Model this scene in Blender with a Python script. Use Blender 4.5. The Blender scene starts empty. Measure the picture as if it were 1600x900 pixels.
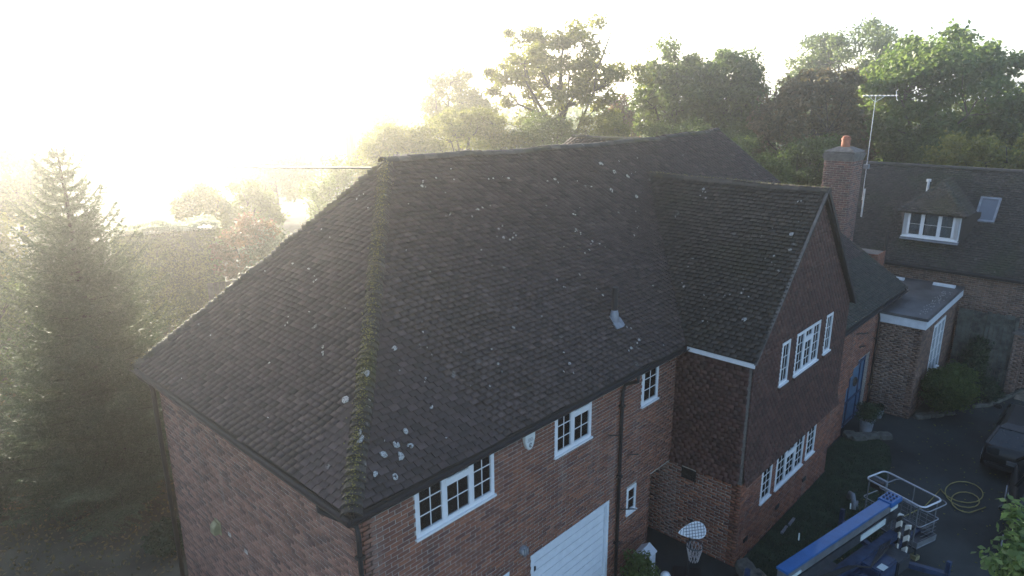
import bpy, math, random
import numpy as np
from mathutils import Vector, Matrix

random.seed(5)
rng = np.random.default_rng(11)
SC = bpy.context.scene
COL = SC.collection
PI = math.pi
R = math.radians

# ------------------------------------------------------------------ camera
CAMP = Vector((-4.2193, -6.8818, 10.3351))
YAW, PITCH, ROLL, FPX = 0.7564976, 0.2767013, -0.0064232, 1075.554
fw = Vector((math.cos(YAW)*math.cos(PITCH), math.sin(YAW)*math.cos(PITCH), -math.sin(PITCH)))
rt0 = Vector((math.sin(YAW), -math.cos(YAW), 0)); up0 = rt0.cross(fw)
rt = math.cos(ROLL)*rt0 + math.sin(ROLL)*up0
upv = -math.sin(ROLL)*rt0 + math.cos(ROLL)*up0
cam_d = bpy.data.cameras.new('camera'); cam = bpy.data.objects.new('camera', cam_d); COL.objects.link(cam)
M = Matrix((rt, upv, -fw)).transposed().to_4x4(); M.translation = CAMP
cam.matrix_world = M
cam_d.sensor_width = 36; cam_d.lens = 36*FPX/1600
cam_d.clip_start = .05; cam_d.clip_end = 5000
SC.camera = cam

# ------------------------------------------------------------------ light
SUN_EL, SUN_AZ = 12.0, 73.0          # azimuth measured from +x towards +y
w = bpy.data.worlds.new('World'); SC.world = w; w.use_nodes = True
wn = w.node_tree.nodes; wl = w.node_tree.links
sky = wn.new('ShaderNodeTexSky'); sky.sky_type = 'NISHITA'; sky.sun_disc = False
sky.sun_elevation = R(SUN_EL); sky.sun_rotation = R(90-SUN_AZ)
sky.air_density = .7; sky.dust_density = 1.5; sky.ozone_density = 1.0; sky.altitude = 50
bg = wn['Background']; bg.inputs[1].default_value = .15
wl.new(sky.outputs[0], bg.inputs[0])
sd = Vector((math.cos(R(SUN_AZ))*math.cos(R(SUN_EL)), math.sin(R(SUN_AZ))*math.cos(R(SUN_EL)), math.sin(R(SUN_EL))))
sl = bpy.data.lights.new('sun', 'SUN'); sl.energy = 5.0; sl.angle = R(.5); sl.color = (1, .91, .74)
so = bpy.data.objects.new('sun', sl); COL.objects.link(so)
so.rotation_euler = sd.to_track_quat('Z', 'Y').to_euler(); so.location = (0, 0, 60)
vs = SC.view_settings; vs.view_transform = 'Standard'; vs.look = 'None'; vs.gamma = 1; vs.exposure = 1.75
SC.cycles.use_denoising = True
SC.cycles.max_bounces = 6; SC.cycles.volume_bounces = 1; SC.cycles.transparent_max_bounces = 8
SC.cycles.sample_clamp_indirect = 6
HAZE_D, HAZE_G = .0022, .83

# ------------------------------------------------------------------ helpers
def tag(o, label=None, cat=None, group=None, kind=None):
    if label: o['label'] = label
    if cat: o['category'] = cat
    if group: o['group'] = group
    if kind: o['kind'] = kind
    return o

def empty(name, loc=(0, 0, 0), rz=0, label=None, cat=None, group=None):
    o = bpy.data.objects.new(name, None); COL.objects.link(o)
    o.location = loc; o.rotation_euler = (0, 0, rz); o.empty_display_size = .3
    return tag(o, label, cat, group)

def link(name, me, mat, parent=None, loc=None):
    if mat is not None and not me.materials: me.materials.append(mat)
    o = bpy.data.objects.new(name, me); COL.objects.link(o)
    if parent is not None: o.parent = parent
    if loc is not None: o.location = loc
    return o

def quads(name, V, F, mat, parent=None, smooth=False):
    """V (n,3) F (m,4) numpy -> one mesh object, quick"""
    V = np.asarray(V, dtype=np.float32).reshape(-1, 3); F = np.asarray(F, dtype=np.int32).reshape(-1, 4)
    me = bpy.data.meshes.new(name)
    me.vertices.add(len(V)); me.vertices.foreach_set('co', V.ravel())
    me.loops.add(F.size); me.loops.foreach_set('vertex_index', F.ravel())
    me.polygons.add(len(F)); me.polygons.foreach_set('loop_start', np.arange(0, F.size, 4, dtype=np.int32))
    me.update(calc_edges=True)
    if smooth: me.polygons.foreach_set('use_smooth', np.ones(len(F), bool))
    return link(name, me, mat, parent)

BOXF = np.array([[0, 1, 2, 3], [7, 6, 5, 4], [0, 4, 5, 1], [1, 5, 6, 2], [2, 6, 7, 3], [3, 7, 4, 0]])

class MB:
    """collects shapes, links them as ONE mesh object"""
    def __init__(s): s.v = []; s.f = []
    def add(s, vs, fs):
        b = len(s.v); s.v += [tuple(p) for p in vs]; s.f += [tuple(b+i for i in f) for f in fs]; return s
    def box(s, a, b, M=None):
        x0, y0, z0 = a; x1, y1, z1 = b
        vs = [Vector(p) for p in ((x0, y0, z0), (x0, y1, z0), (x1, y1, z0), (x1, y0, z0), (x0, y0, z1), (x0, y1, z1), (x1, y1, z1), (x1, y0, z1))]
        if M: vs = [M @ p for p in vs]
        return s.add(vs, [tuple(f) for f in BOXF])
    def bar(s, p, q, w, h=None, up=(0, 0, 1)):
        p = Vector(p); q = Vector(q); h = h or w; d = (q-p).normalized(); u = Vector(up)
        if abs(d.dot(u)) > .98: u = Vector((1, 0, 0))
        x = d.cross(u).normalized(); y = x.cross(d)
        vs = []
        for c in (p, q):
            for sx, sy in ((-1, -1), (1, -1), (1, 1), (-1, 1)): vs.append(c+x*sx*w/2+y*sy*h/2)
        return s.add(vs, [(0, 1, 2, 3), (7, 6, 5, 4), (0, 4, 5, 1), (1, 5, 6, 2), (2, 6, 7, 3), (3, 7, 4, 0)])
    def tube(s, pts, r, n=8, closed=False, cap=True):
        pts = [Vector(p) for p in pts]; m = len(pts)
        rs = r if isinstance(r, (list, tuple)) else [r]*m
        vs = []; prev = None
        for i, p in enumerate(pts):
            if closed: d = pts[(i+1) % m]-pts[i-1]
            else: d = pts[min(i+1, m-1)]-pts[max(i-1, 0)]
            d.normalize()
            if prev is None:
                u = Vector((0, 0, 1)) if abs(d.z) < .9 else Vector((1, 0, 0))
                x = d.cross(u).normalized()
            else:
                x = (prev-d*prev.dot(d)).normalized()
            prev = x; y = d.cross(x)
            for k in range(n):
                a = 2*PI*k/n; vs.append(p+(x*math.cos(a)+y*math.sin(a))*rs[i])
        fs = []
        for i in range(m if closed else m-1):
            for k in range(n):
                a = i*n+k; b = i*n+(k+1) % n; j = ((i+1) % m)*n
                fs.append((a, b, j+(k+1) % n, j+k))
        if not closed and cap: fs += [tuple(reversed(range(n))), tuple(range((m-1)*n, m*n))]
        return s.add(vs, fs)
    def lathe(s, c, prof, n=16):
        c = Vector(c); vs = []; fs = []
        for r, z in prof:
            for k in range(n):
                a = 2*PI*k/n; vs.append(c+Vector((r*math.cos(a), r*math.sin(a), z)))
        for i in range(len(prof)-1):
            for k in range(n):
                fs.append((i*n+k, i*n+(k+1) % n, (i+1)*n+(k+1) % n, (i+1)*n+k))
        fs += [tuple(reversed(range(n))), tuple(range((len(prof)-1)*n, len(prof)*n))]
        return s.add(vs, fs)
    def prism(s, poly, off):
        """poly list of 3D points, off 3D vector thickness"""
        n = len(poly); off = Vector(off); a = [Vector(p) for p in poly]; b = [p+off for p in a]
        return s.add(a+b, [tuple(range(n)), tuple(reversed(range(n, 2*n)))]+[(i, i+n, (i+1) % n+n, (i+1) % n) for i in range(n)])
    def build(s, name, mat, parent=None, smooth=False, bevel=0):
        me = bpy.data.meshes.new(name); me.from_pydata(s.v, [], s.f); me.update()
        import bmesh
        bm = bmesh.new(); bm.from_mesh(me); bmesh.ops.recalc_face_normals(bm, faces=bm.faces)
        if bevel: bmesh.ops.bevel(bm, geom=list(bm.edges), offset=bevel, segments=2, affect='EDGES')
        bm.to_mesh(me); bm.free()
        if smooth:
            for p in me.polygons: p.use_smooth = True
        return link(name, me, mat, parent)

# ------------------------------------------------------------------ materials
def newmat(name):
    m = bpy.data.materials.new(name); m.use_nodes = True
    return m, m.node_tree.nodes, m.node_tree.links, m.node_tree.nodes['Principled BSDF']

def ramp(n, stops):
    r = n.new('ShaderNodeValToRGB'); e = r.color_ramp.elements
    while len(e) < len(stops): e.new(.5)
    for el, (p, c) in zip(e, stops): el.position = p; el.color = (*c, 1)
    return r

def island_rand(n, l):
    g = n.new('ShaderNodeNewGeometry'); o = n.new('ShaderNodeObjectInfo')
    a = n.new('ShaderNodeMath'); a.operation = 'ADD'; l.new(g.outputs['Random Per Island'], a.inputs[0]); l.new(o.outputs['Random'], a.inputs[1])
    f = n.new('ShaderNodeMath'); f.operation = 'FRACT'; l.new(a.outputs[0], f.inputs[0])
    return f.outputs[0], g.outputs['Position']

def noise(n, l, pos, scale, detail=4, rough=.6):
    t = n.new('ShaderNodeTexNoise'); t.inputs['Scale'].default_value = scale; t.inputs['Detail'].default_value = detail
    t.inputs['Roughness'].default_value = rough
    if pos is not None: l.new(pos, t.inputs['Vector'])
    return t

def mixc(n, l, fac, a, b, mode='MIX'):
    m = n.new('ShaderNodeMix'); m.data_type = 'RGBA'; m.blend_type = mode
    for s, v in ((m.inputs[0], fac), (m.inputs[6], a), (m.inputs[7], b)):
        if hasattr(v, 'links') or hasattr(v, 'is_linked'): l.new(v, s)
        elif isinstance(v, tuple): s.default_value = (*v, 1)
        else: s.default_value = v
    return m.outputs[2]

def maprange(n, l, v, a, b, c=0, d=1):
    m = n.new('ShaderNodeMapRange'); l.new(v, m.inputs[0])
    for i, x in enumerate((a, b, c, d)): m.inputs[i+1].default_value = x
    return m.outputs[0]

def plain(name, col, rough=.6, metal=0, var=.15, scale=6, bump=0, spec=.5, coat=0):
    """one colour with fine procedural wear"""
    m, n, l, b = newmat(name)
    g = n.new('ShaderNodeNewGeometry'); t = noise(n, l, g.outputs['Position'], scale, 6)
    dark = tuple(c*(1-var*1.6) for c in col); lite = tuple(min(1, c*(1+var)) for c in col)
    r = ramp(n, [(.3, dark), (.7, lite)]); l.new(t.outputs[0], r.inputs[0]); l.new(r.outputs[0], b.inputs['Base Color'])
    b.inputs['Roughness'].default_value = rough; b.inputs['Metallic'].default_value = metal
    b.inputs['Specular IOR Level'].default_value = spec; b.inputs['Coat Weight'].default_value = coat
    if bump:
        bp = n.new('ShaderNodeBump'); bp.inputs['Strength'].default_value = bump; bp.inputs['Distance'].default_value = .01
        t2 = noise(n, l, g.outputs['Position'], scale*8, 4); l.new(t2.outputs[0], bp.inputs['Height']); l.new(bp.outputs[0], b.inputs['Normal'])
    return m

def tile_mat(name, stops, moss=.5, mosscol=(.075, .07, .03), lichen=.8, lichcol=(.30, .30, .28), thr=.93):
    m, n, l, b = newmat(name); rnd, pos = island_rand(n, l)
    r = ramp(n, stops); l.new(rnd, r.inputs[0])
    big = noise(n, l, pos, .55, 5); fine = noise(n, l, pos, 28, 5, .7); mid = noise(n, l, pos, 5, 5, .65)
    c = mixc(n, l, maprange(n, l, mid.outputs[0], .3, .7, .1, .6), r.outputs[0], (.035, .034, .033))
    c = mixc(n, l, maprange(n, l, big.outputs[0], .50, .68, 0, moss), c, mosscol)
    if lichen:
        # speckles and rings of pale lichen
        d = noise(n, l, pos, 9, 3); ad = n.new('ShaderNodeVectorMath'); ad.operation = 'MULTIPLY_ADD'
        ad.inputs[1].default_value = (.09, .09, .09); l.new(d.outputs['Color'], ad.inputs[0]); l.new(pos, ad.inputs[2])
        v = n.new('ShaderNodeTexVoronoi'); v.inputs['Scale'].default_value = 3.4; l.new(ad.outputs[0], v.inputs['Vector'])
        sx = n.new('ShaderNodeSeparateColor'); l.new(v.outputs['Color'], sx.inputs[0])
        pick = n.new('ShaderNodeMath'); pick.operation = 'GREATER_THAN'; pick.inputs[1].default_value = thr; l.new(sx.outputs[0], pick.inputs[0])
        dd = n.new('ShaderNodeMath'); dd.operation = 'SUBTRACT'; l.new(v.outputs['Distance'], dd.inputs[0]); dd.inputs[1].default_value = .13
        ab = n.new('ShaderNodeMath'); ab.operation = 'ABSOLUTE'; l.new(dd.outputs[0], ab.inputs[0])
        ring = maprange(n, l, v.outputs['Distance'], .08, .20, 1, 0)
        br = maprange(n, l, fine.outputs[0], .42, .56, 0, 1)
        m1 = n.new('ShaderNodeMath'); m1.operation = 'MULTIPLY'; l.new(pick.outputs[0], m1.inputs[0]); l.new(ring, m1.inputs[1])
        m2 = n.new('ShaderNodeMath'); m2.operation = 'MULTIPLY'; l.new(m1.outputs[0], m2.inputs[0]); l.new(br, m2.inputs[1])
        m3 = n.new('ShaderNodeMath'); m3.operation = 'MULTIPLY'; l.new(m2.outputs[0], m3.inputs[0]); m3.inputs[1].default_value = lichen
        c = mixc(n, l, m3.outputs[0], c, lichcol)
        sp = noise(n, l, pos, 60, 2); spf = maprange(n, l, sp.outputs[0], .66, .72, 0, .5*lichen)
        c = mixc(n, l, spf, c, (.2, .2, .18))
    l.new(c, b.inputs['Base Color'])
    b.inputs['Roughness'].default_value = .82; b.inputs['Specular IOR Level'].default_value = .35
    bp = n.new('ShaderNodeBump'); bp.inputs['Strength'].default_value = .7; bp.inputs['Distance'].default_value = .012
    l.new(fine.outputs[0], bp.inputs['Height']); l.new(bp.outputs[0], b.inputs['Normal'])
    return m

def brick_mat(name, stops, dirt=.35, dirtcol=(.07, .06, .055), white=.12):
    m, n, l, b = newmat(name); rnd, pos = island_rand(n, l)
    r = ramp(n, stops); l.new(rnd, r.inputs[0])
    big = noise(n, l, pos, .8, 5); fine = noise(n, l, pos, 40, 4, .7); mid = noise(n, l, pos, 7, 4)
    c = mixc(n, l, maprange(n, l, big.outputs[0], .42, .7, 0, dirt), r.outputs[0], dirtcol)
    c = mixc(n, l, maprange(n, l, mid.outputs[0], .35, .65, 0, .3), c, (.10, .07, .06))
    mp = n.new('ShaderNodeMapping'); mp.inputs['Scale'].default_value = (1.6, 1.6, .16); l.new(pos, mp.inputs[0])
    stk = noise(n, l, mp.outputs[0], 1.4, 6, .7)
    c = mixc(n, l, maprange(n, l, stk.outputs[0], .54, .74, 0, .35), c, (.06, .055, .05))
    c = mixc(n, l, maprange(n, l, stk.outputs[0], .46, .30, 0, .35), c, (.30, .26, .23))
    c = mixc(n, l, maprange(n, l, fine.outputs[0], .58, .75, 0, white), c, (.4, .36, .33))
    l.new(c, b.inputs['Base Color']); b.inputs['Roughness'].default_value = .9
    bp = n.new('ShaderNodeBump'); bp.inputs['Strength'].default_value = .5; bp.inputs['Distance'].default_value = .006
    l.new(fine.outputs[0], bp.inputs['Height']); l.new(bp.outputs[0], b.inputs['Normal'])
    return m

def leaf_mat(name, stops, trans=.4, rough=.55):
    m, n, l, b = newmat(name); rnd, pos = island_rand(n, l)
    r = ramp(n, stops); l.new(rnd, r.inputs[0])
    big = noise(n, l, pos, .5, 3)
    c = mixc(n, l, maprange(n, l, big.outputs[0], .35, .5, .55, 0), r.outputs[0], stops[0][1])
    c = mixc(n, l, maprange(n, l, big.outputs[0], .52, .68, 0, .6), c, stops[-1][1])
    l.new(c, b.inputs['Base Color']); b.inputs['Roughness'].default_value = rough; b.inputs['Specular IOR Level'].default_value = .35
    t = n.new('ShaderNodeBsdfTranslucent'); tc = mixc(n, l, 1.0, c, (1.0, 1.0, .45), 'MULTIPLY'); br = n.new('ShaderNodeMix'); br.data_type = 'RGBA'; br.blend_type = 'ADD'; br.inputs[0].default_value = .9
    l.new(c, br.inputs[6]); l.new(tc, br.inputs[7]); l.new(br.outputs[2], t.inputs[0])
    mx = n.new('ShaderNodeMixShader'); mx.inputs[0].default_value = trans
    l.new(b.outputs[0], mx.inputs[1]); l.new(t.outputs[0], mx.inputs[2]); l.new(mx.outputs[0], n['Material Output'].inputs[0])
    return m

MT = {}
MT['tile'] = tile_mat('clay_roof_tile', [(0, (.038, .028, .026)), (.15, (.060, .043, .041)), (.85, (.088, .062, .058)), (1, (.13, .092, .084))], moss=.2, mosscol=(.06, .047, .03), thr=.93)
MT['tile_gable'] = tile_mat('gable_roof_tile', [(0, (.03, .026, .023)), (.2, (.048, .042, .037)), (.85, (.07, .06, .05)), (1, (.10, .085, .07))], moss=.5, mosscol=(.032, .036, .022), thr=.93)
MT['tile_green'] = tile_mat('mossy_roof_tile', [(0, (.04, .045, .04)), (.6, (.06, .065, .055)), (1, (.09, .085, .07))], moss=.8, mosscol=(.035, .05, .03), thr=.9)
MT['tile_far'] = tile_mat('neighbour_roof_tile', [(0, (.04, .04, .038)), (.6, (.06, .056, .052)), (1, (.08, .07, .065))], moss=.9, mosscol=(.035, .048, .028), lichen=.5, thr=.93)
MT['tile_far2'] = tile_mat('dormer_roof_tile', [(0, (.05, .045, .04)), (.6, (.085, .072, .062)), (1, (.12, .10, .085))], moss=.5, lichen=.5, thr=.9)
MT['hip'] = tile_mat('mossy_hip_tile', [(0, (.04, .036, .03)), (.6, (.08, .07, .055)), (1, (.12, .10, .08))], moss=.8, mosscol=(.085, .078, .025), lichen=.6, thr=.8)
MT['hung'] = tile_mat('plum_hung_tile', [(0, (.085, .04, .034)), (.6, (.125, .056, .046)), (1, (.165, .08, .064))], moss=.15, mosscol=(.06, .045, .045), lichen=.35, thr=.93)
MT['deck'] = plain('roof_underlay', (.016, .015, .014), .9)
MT['brick'] = brick_mat('red_brick', [(0, (.13, .052, .042)), (.15, (.19, .072, .046)), (.8, (.28, .102, .056)), (1, (.35, .135, .072))], dirt=.15)
MT['brick_veiled'] = brick_mat('haze_veiled_brick', [(0, (.13, .075, .065)), (.3, (.21, .11, .085)), (.7, (.29, .15, .11)), (1, (.36, .19, .14))], dirt=.15, white=.3)  # end wall brick made paler, the bright haze veil put into its colour
MT['brick_old'] = brick_mat('weathered_brick', [(0, (.09, .055, .05)), (.5, (.21, .095, .075)), (1, (.30, .14, .10))], dirt=.5, white=.35)
MT['brick_pale'] = brick_mat('brown_brick', [(0, (.11, .07, .055)), (.5, (.20, .12, .085)), (1, (.28, .17, .12))], dirt=.4)
MT['mortar'] = plain('mortar', (.43, .39, .35), .95, var=.25, scale=20, bump=.4)
MT['mortar_dk'] = plain('dark_mortar', (.17, .155, .14), .95, var=.25, scale=20, bump=.4)
MT['white'] = plain('white_upvc', (.78, .79, .80), .35, var=.04)
MT['white_door'] = plain('white_door_paint', (.72, .76, .80), .4, var=.05)
MT['fascia'] = plain('white_fascia', (.68, .72, .76), .45, var=.08)
MT['black'] = plain('black_plastic', (.018, .018, .019), .6, var=.2)
MT['lead'] = plain('lead_sheet', (.24, .26, .29), .5, metal=.2, var=.2)
MT['felt'] = plain('roofing_felt', (.075, .08, .085), .55, var=.35, scale=1.3, bump=.3, spec=.8)
MT['terracotta'] = plain('terracotta', (.42, .14, .07), .7, var=.2, scale=8)
MT['cement'] = plain('cement_flaunching', (.14, .13, .12), .9, var=.3, bump=.6)
MT['asphalt'] = plain('asphalt', (.031, .039, .038), .75, var=.5, scale=.45, bump=.5)
MT['lawn'] = plain('lawn_soil', (.024, .044, .022), .95, var=.4, scale=3, bump=.8)
MT['ground'] = plain('garden_ground', (.10, .095, .065), .95, var=.4, scale=.5, bump=.6)
MT['stone'] = plain('mossy_stone', (.13, .13, .11), .9, var=.4, scale=5, bump=.8)
MT['galv'] = plain('galvanised_steel', (.62, .64, .68), .35, metal=.6, var=.1)
MT['steel_dk'] = plain('dark_steel', (.06, .07, .08), .5, metal=.5, var=.2)
MT['blue'] = plain('blue_machine_paint', (.018, .12, .34), .35, var=.1, coat=.3)
MT['blue_dk'] = plain('faded_blue_paint', (.022, .045, .10), .5, var=.3)
MT['bluedoor'] = plain('blue_door_paint', (.07, .15, .24), .45, var=.15)
MT['wood'] = plain('grey_fence_wood', (.10, .105, .09), .9, var=.5, scale=4, bump=.6)
MT['wood_lt'] = plain('pale_timber', (.25, .21, .16), .85, var=.3)
MT['rubber'] = plain('rubber', (.02, .02, .02), .8, var=.2)
MT['carpaint'] = plain('dark_car_paint', (.010, .013, .014), .45, var=.1, coat=.25)
MT['carglass'] = plain('car_glass', (.02, .026, .03), .12, var=.1, spec=.8)
MT['chrome'] = plain('chrome', (.7, .7, .7), .15, metal=1, var=.05)
MT['redlens'] = plain('red_lens', (.06, .008, .008), .2, var=.1)
MT['hose'] = plain('yellow_hose', (.34, .30, .11), .6, var=.2)
MT['net'] = plain('net_cord', (.42, .38, .38), .9, var=.2)
MT['bark'] = plain('bark', (.05, .045, .038), .95, var=.4, scale=6, bump=1)
MT['bark_lt'] = plain('pale_bark', (.13, .11, .08), .95, var=.4, scale=6, bump=1)
MT['yellow'] = plain('yellowed_plastic', (.26, .24, .13), .6, var=.2)
MT['grey'] = plain('grey_plastic', (.14, .15, .16), .5, var=.2)
MT['room'] = plain('dark_room', (.025, .022, .02), .9)
MT['curtain'] = plain('curtain_cloth', (.42, .44, .45), .9, var=.2)
MT['lichen'] = plain('pale_lichen', (.44, .44, .42), .95, var=.55, scale=45, bump=.8)
MT['label'] = plain('pale_label', (.55, .62, .62), .5, var=.1)
MT['clay_pot'] = plain('grey_pot', (.2, .22, .24), .7, var=.2)
MT['ivory'] = plain('alarm_white', (.66, .68, .66), .4, var=.08)

def glass_mat():
    m, n, l, b = newmat('window_glass')
    n.remove(b)
    g = n.new('ShaderNodeBsdfGlossy'); g.inputs['Roughness'].default_value = .03; g.inputs[0].default_value = (.9, .95, 1, 1)
    t = n.new('ShaderNodeBsdfTransparent'); t.inputs[0].default_value = (.75, .8, .82, 1)
    lw = n.new('ShaderNodeFresnel'); lw.inputs[0].default_value = 1.5
    a = n.new('ShaderNodeMath'); a.operation = 'MULTIPLY_ADD'; a.inputs[1].default_value = 1.0; a.inputs[2].default_value = .05; l.new(lw.outputs[0], a.inputs[0])
    mx = n.new('ShaderNodeMixShader'); l.new(a.outputs[0], mx.inputs[0]); l.new(t.outputs[0], mx.inputs[1]); l.new(g.outputs[0], mx.inputs[2])
    l.new(mx.outputs[0], n['Material Output'].inputs[0]); return m
MT['glass'] = glass_mat()

def hazard_mat():
    m, n, l, b = newmat('hazard_stripes')
    g = n.new('ShaderNodeNewGeometry'); wv = n.new('ShaderNodeTexWave'); wv.wave_type = 'BANDS'; wv.bands_direction = 'DIAGONAL'
    wv.inputs['Scale'].default_value = 2.2; l.new(g.outputs['Position'], wv.inputs['Vector'])
    r = ramp(n, [(.49, (.03, .03, .03)), (.51, (.65, .62, .55))]); l.new(wv.outputs[0], r.inputs[0]); l.new(r.outputs[0], b.inputs['Base Color'])
    b.inputs['Roughness'].default_value = .5; return m
MT['hazard'] = hazard_mat()

LF = {
 'mid': leaf_mat('leaf_mid_green', [(0, (.05, .075, .022)), (.5, (.085, .12, .035)), (1, (.13, .165, .05))]),
 'dark': leaf_mat('leaf_dark_green', [(0, (.04, .065, .022)), (.5, (.07, .105, .034)), (1, (.11, .15, .048))], trans=.5),
 'brown': leaf_mat('leaf_russet', [(0, (.07, .065, .035)), (.5, (.12, .105, .055)), (1, (.19, .135, .08))], trans=.45),
 'yellow': leaf_mat('leaf_yellow_green', [(0, (.08, .09, .022)), (.5, (.13, .145, .035)), (1, (.19, .19, .05))], trans=.5),
 'bright': leaf_mat('leaf_bright_green', [(0, (.06, .10, .028)), (.5, (.105, .155, .048)), (1, (.15, .19, .07))], trans=.45),
 'lime': leaf_mat('leaf_lime', [(0, (.07, .12, .045)), (.5, (.12, .19, .075)), (1, (.18, .25, .11))], trans=.5),
 'hedge_lit': leaf_mat('leaf_sunlit_pale', [(0, (.2, .23, .17)), (.5, (.32, .35, .28)), (1, (.5, .5, .45))], trans=.4),  # whitish leaf colour standing in for sun and haze on hedge tops
 'spruce': leaf_mat('needle_blue_green', [(0, (.035, .055, .03)), (.5, (.06, .085, .05)), (1, (.10, .13, .08))], trans=.25),
 'red': leaf_mat('leaf_pink_russet', [(0, (.06, .05, .025)), (.5, (.11, .08, .045)), (1, (.2, .11, .075))], trans=.4),
 'silver': leaf_mat('leaf_silvery', [(0, (.05, .07, .04)), (.5, (.09, .11, .07)), (1, (.16, .18, .13))], trans=.3),
 'shade': leaf_mat('leaf_deep_green', [(0, (.018, .035, .018)), (.5, (.032, .055, .028)), (1, (.055, .085, .04))], trans=.2),
}

# ------------------------------------------------------------------ setting
gr = MB(); gr.add([(-1500, -1500, 0), (1500, -1500, 0), (1500, 1500, 0), (-1500, 1500, 0)], [(0, 1, 2, 3)])
tag(gr.build('ground', MT['ground']), kind='structure')
dr = MB(); dr.add([(-8, -30, .004), (60, -30, .004), (60, -4.75, .004), (24.6, -4.65, .004), (22.2, -4.0, .004), (21.6, -3.35, .004), (19.9, -2.6, .004), (19.3, -1.0, .004), (8.6, .9, .004), (-1, .3, .004), (-8, .3, .004)], [tuple(range(11))])
tag(dr.build('driveway', MT['asphalt']), kind='structure')
lw_ = MB(); lp = [(8.9, -1.45), (14.4, -1.45), (14.4, -1.0), (17.0, -1.1), (17.5, -1.8), (17.1, -2.35), (16.2, -2.65), (14.6, -3.0), (12.5, -3.5), (10.5, -3.7), (8.9, -3.3), (8.3, -2.4)]
lw_.add([(x, y, .010) for x, y in lp], [tuple(range(len(lp)))])
tag(lw_.build('lawn', MT['lawn']), kind='structure')

def pts_in_poly(poly, n):
    P = np.array(poly); lo, hi = P.min(0), P.max(0); out = []
    while len(out) < n:
        q = lo+(hi-lo)*rng.random(2); c = False; j = len(P)-1
        for i in range(len(P)):
            if (P[i][1] > q[1]) != (P[j][1] > q[1]) and q[0] < (P[j][0]-P[i][0])*(q[1]-P[i][1])/(P[j][1]-P[i][1])+P[i][0]: c = not c
            j = i
        if c: out.append(q)
    return np.array(out)

def leaf_quads(C, size, up=.5, aspect=.55, jitter=.4, N0=None):
    """rhombic leaf cards at centres C (n,3)"""
    n = len(C); s = size*(1-jitter/2+jitter*rng.random(n))[:, None]
    N = rng.normal(size=(n, 3)); N[:, 2] += up*2
    if N0 is not None: N += N0
    N /= np.linalg.norm(N, axis=1)[:, None]+1e-9
    A = rng.normal(size=(n, 3)); A -= N*(A*N).sum(1)[:, None]; A /= np.linalg.norm(A, axis=1)[:, None]+1e-9
    B = np.cross(N, A)
    V = np.stack([C-A*s, C-B*s*aspect-A*s*.15+N*s*.12, C+A*s, C+B*s*aspect-A*s*.15+N*s*.12], 1)
    F = np.arange(n*4).reshape(n, 4)
    return V.reshape(-1, 3), F

# grass tufts on the lawn: blades standing up
G = pts_in_poly(lp, 9000); n = len(G)
hgt = .03+.05*rng.random(n); a = rng.random(n)*2*PI; lean = (rng.random((n, 2))-.5)*.06
V = np.stack([np.c_[G[:, 0]-np.cos(a)*.008, G[:, 1]-np.sin(a)*.008, np.full(n, .008)], np.c_[G[:, 0]+np.cos(a)*.008, G[:, 1]+np.sin(a)*.008, np.full(n, .008)],
              np.c_[G[:, 0]+lean[:, 0]+.003, G[:, 1]+lean[:, 1], hgt], np.c_[G[:, 0]+lean[:, 0]-.003, G[:, 1]+lean[:, 1], hgt]], 1).reshape(-1, 3)
tag(quads('grass', V, np.arange(n*4).reshape(-1, 4), LF['shade']), 'short dark grass of the narrow lawn beside the gabled wall', 'grass', kind='stuff')

# ------------------------------------------------------------------ house geometry numbers
HE, HR, HX, RX, D2 = 5.05, 9.131, 3.683, 16.788, 3.8085      # eave, ridge, hip x, ridge end x, half depth
GL, GW, GP, HG = 8.553, 3.009, 1.568, 8.312                   # gable wing: left eave x, half width, projection, ridge
SL = (HR-HE)/D2
GX = GL+GW; YV = (HG-HE)/SL
XE = RX+HX
YC = -1.15; ZC = HE+YC*SL
WF, WL, WB = .30, .28, 7.32                                   # wall planes: front y, left x, back y
WG = -1.42                                                    # gable wall plane
WFL = 8.80                                                    # gable flank plane

def sag(P):
    """old roof: slight hollows in ridges and slopes"""
    P = np.array(P, dtype=float); sh = P.shape; P = P.reshape(-1, 3)
    hf = np.clip((P[:, 2]-HE)/(HR-HE), 0, 1)
    t = np.clip((P[:, 0]-HX)/(RX-HX), 0, 1)
    P[:, 2] -= .10*np.sin(PI*t)*hf
    P[:, 2] -= .05*np.sin(PI*hf)
    P[:, 2] += .012*np.sin(P[:, 0]*2.1+P[:, 1]*.7)+.008*np.sin(P[:, 0]*4.7-P[:, 1]*3.1)
    return P.reshape(sh)

house = empty('brick_house', (0, 0, 0), 0, 'long red brick house with a hipped brown tiled roof and a tile hung gable', 'house')

def interval(poly, v):
    xs = []
    for i in range(len(poly)):
        (x0, y0), (x1, y1) = poly[i], poly[(i+1) % len(poly)]
        if (y0 <= v < y1) or (y1 <= v < y0): xs.append(x0+(x1-x0)*(v-y0)/(y1-y0))
    xs.sort()
    return [(xs[i], xs[i+1]) for i in range(0, len(xs)-1, 2)]

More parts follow.
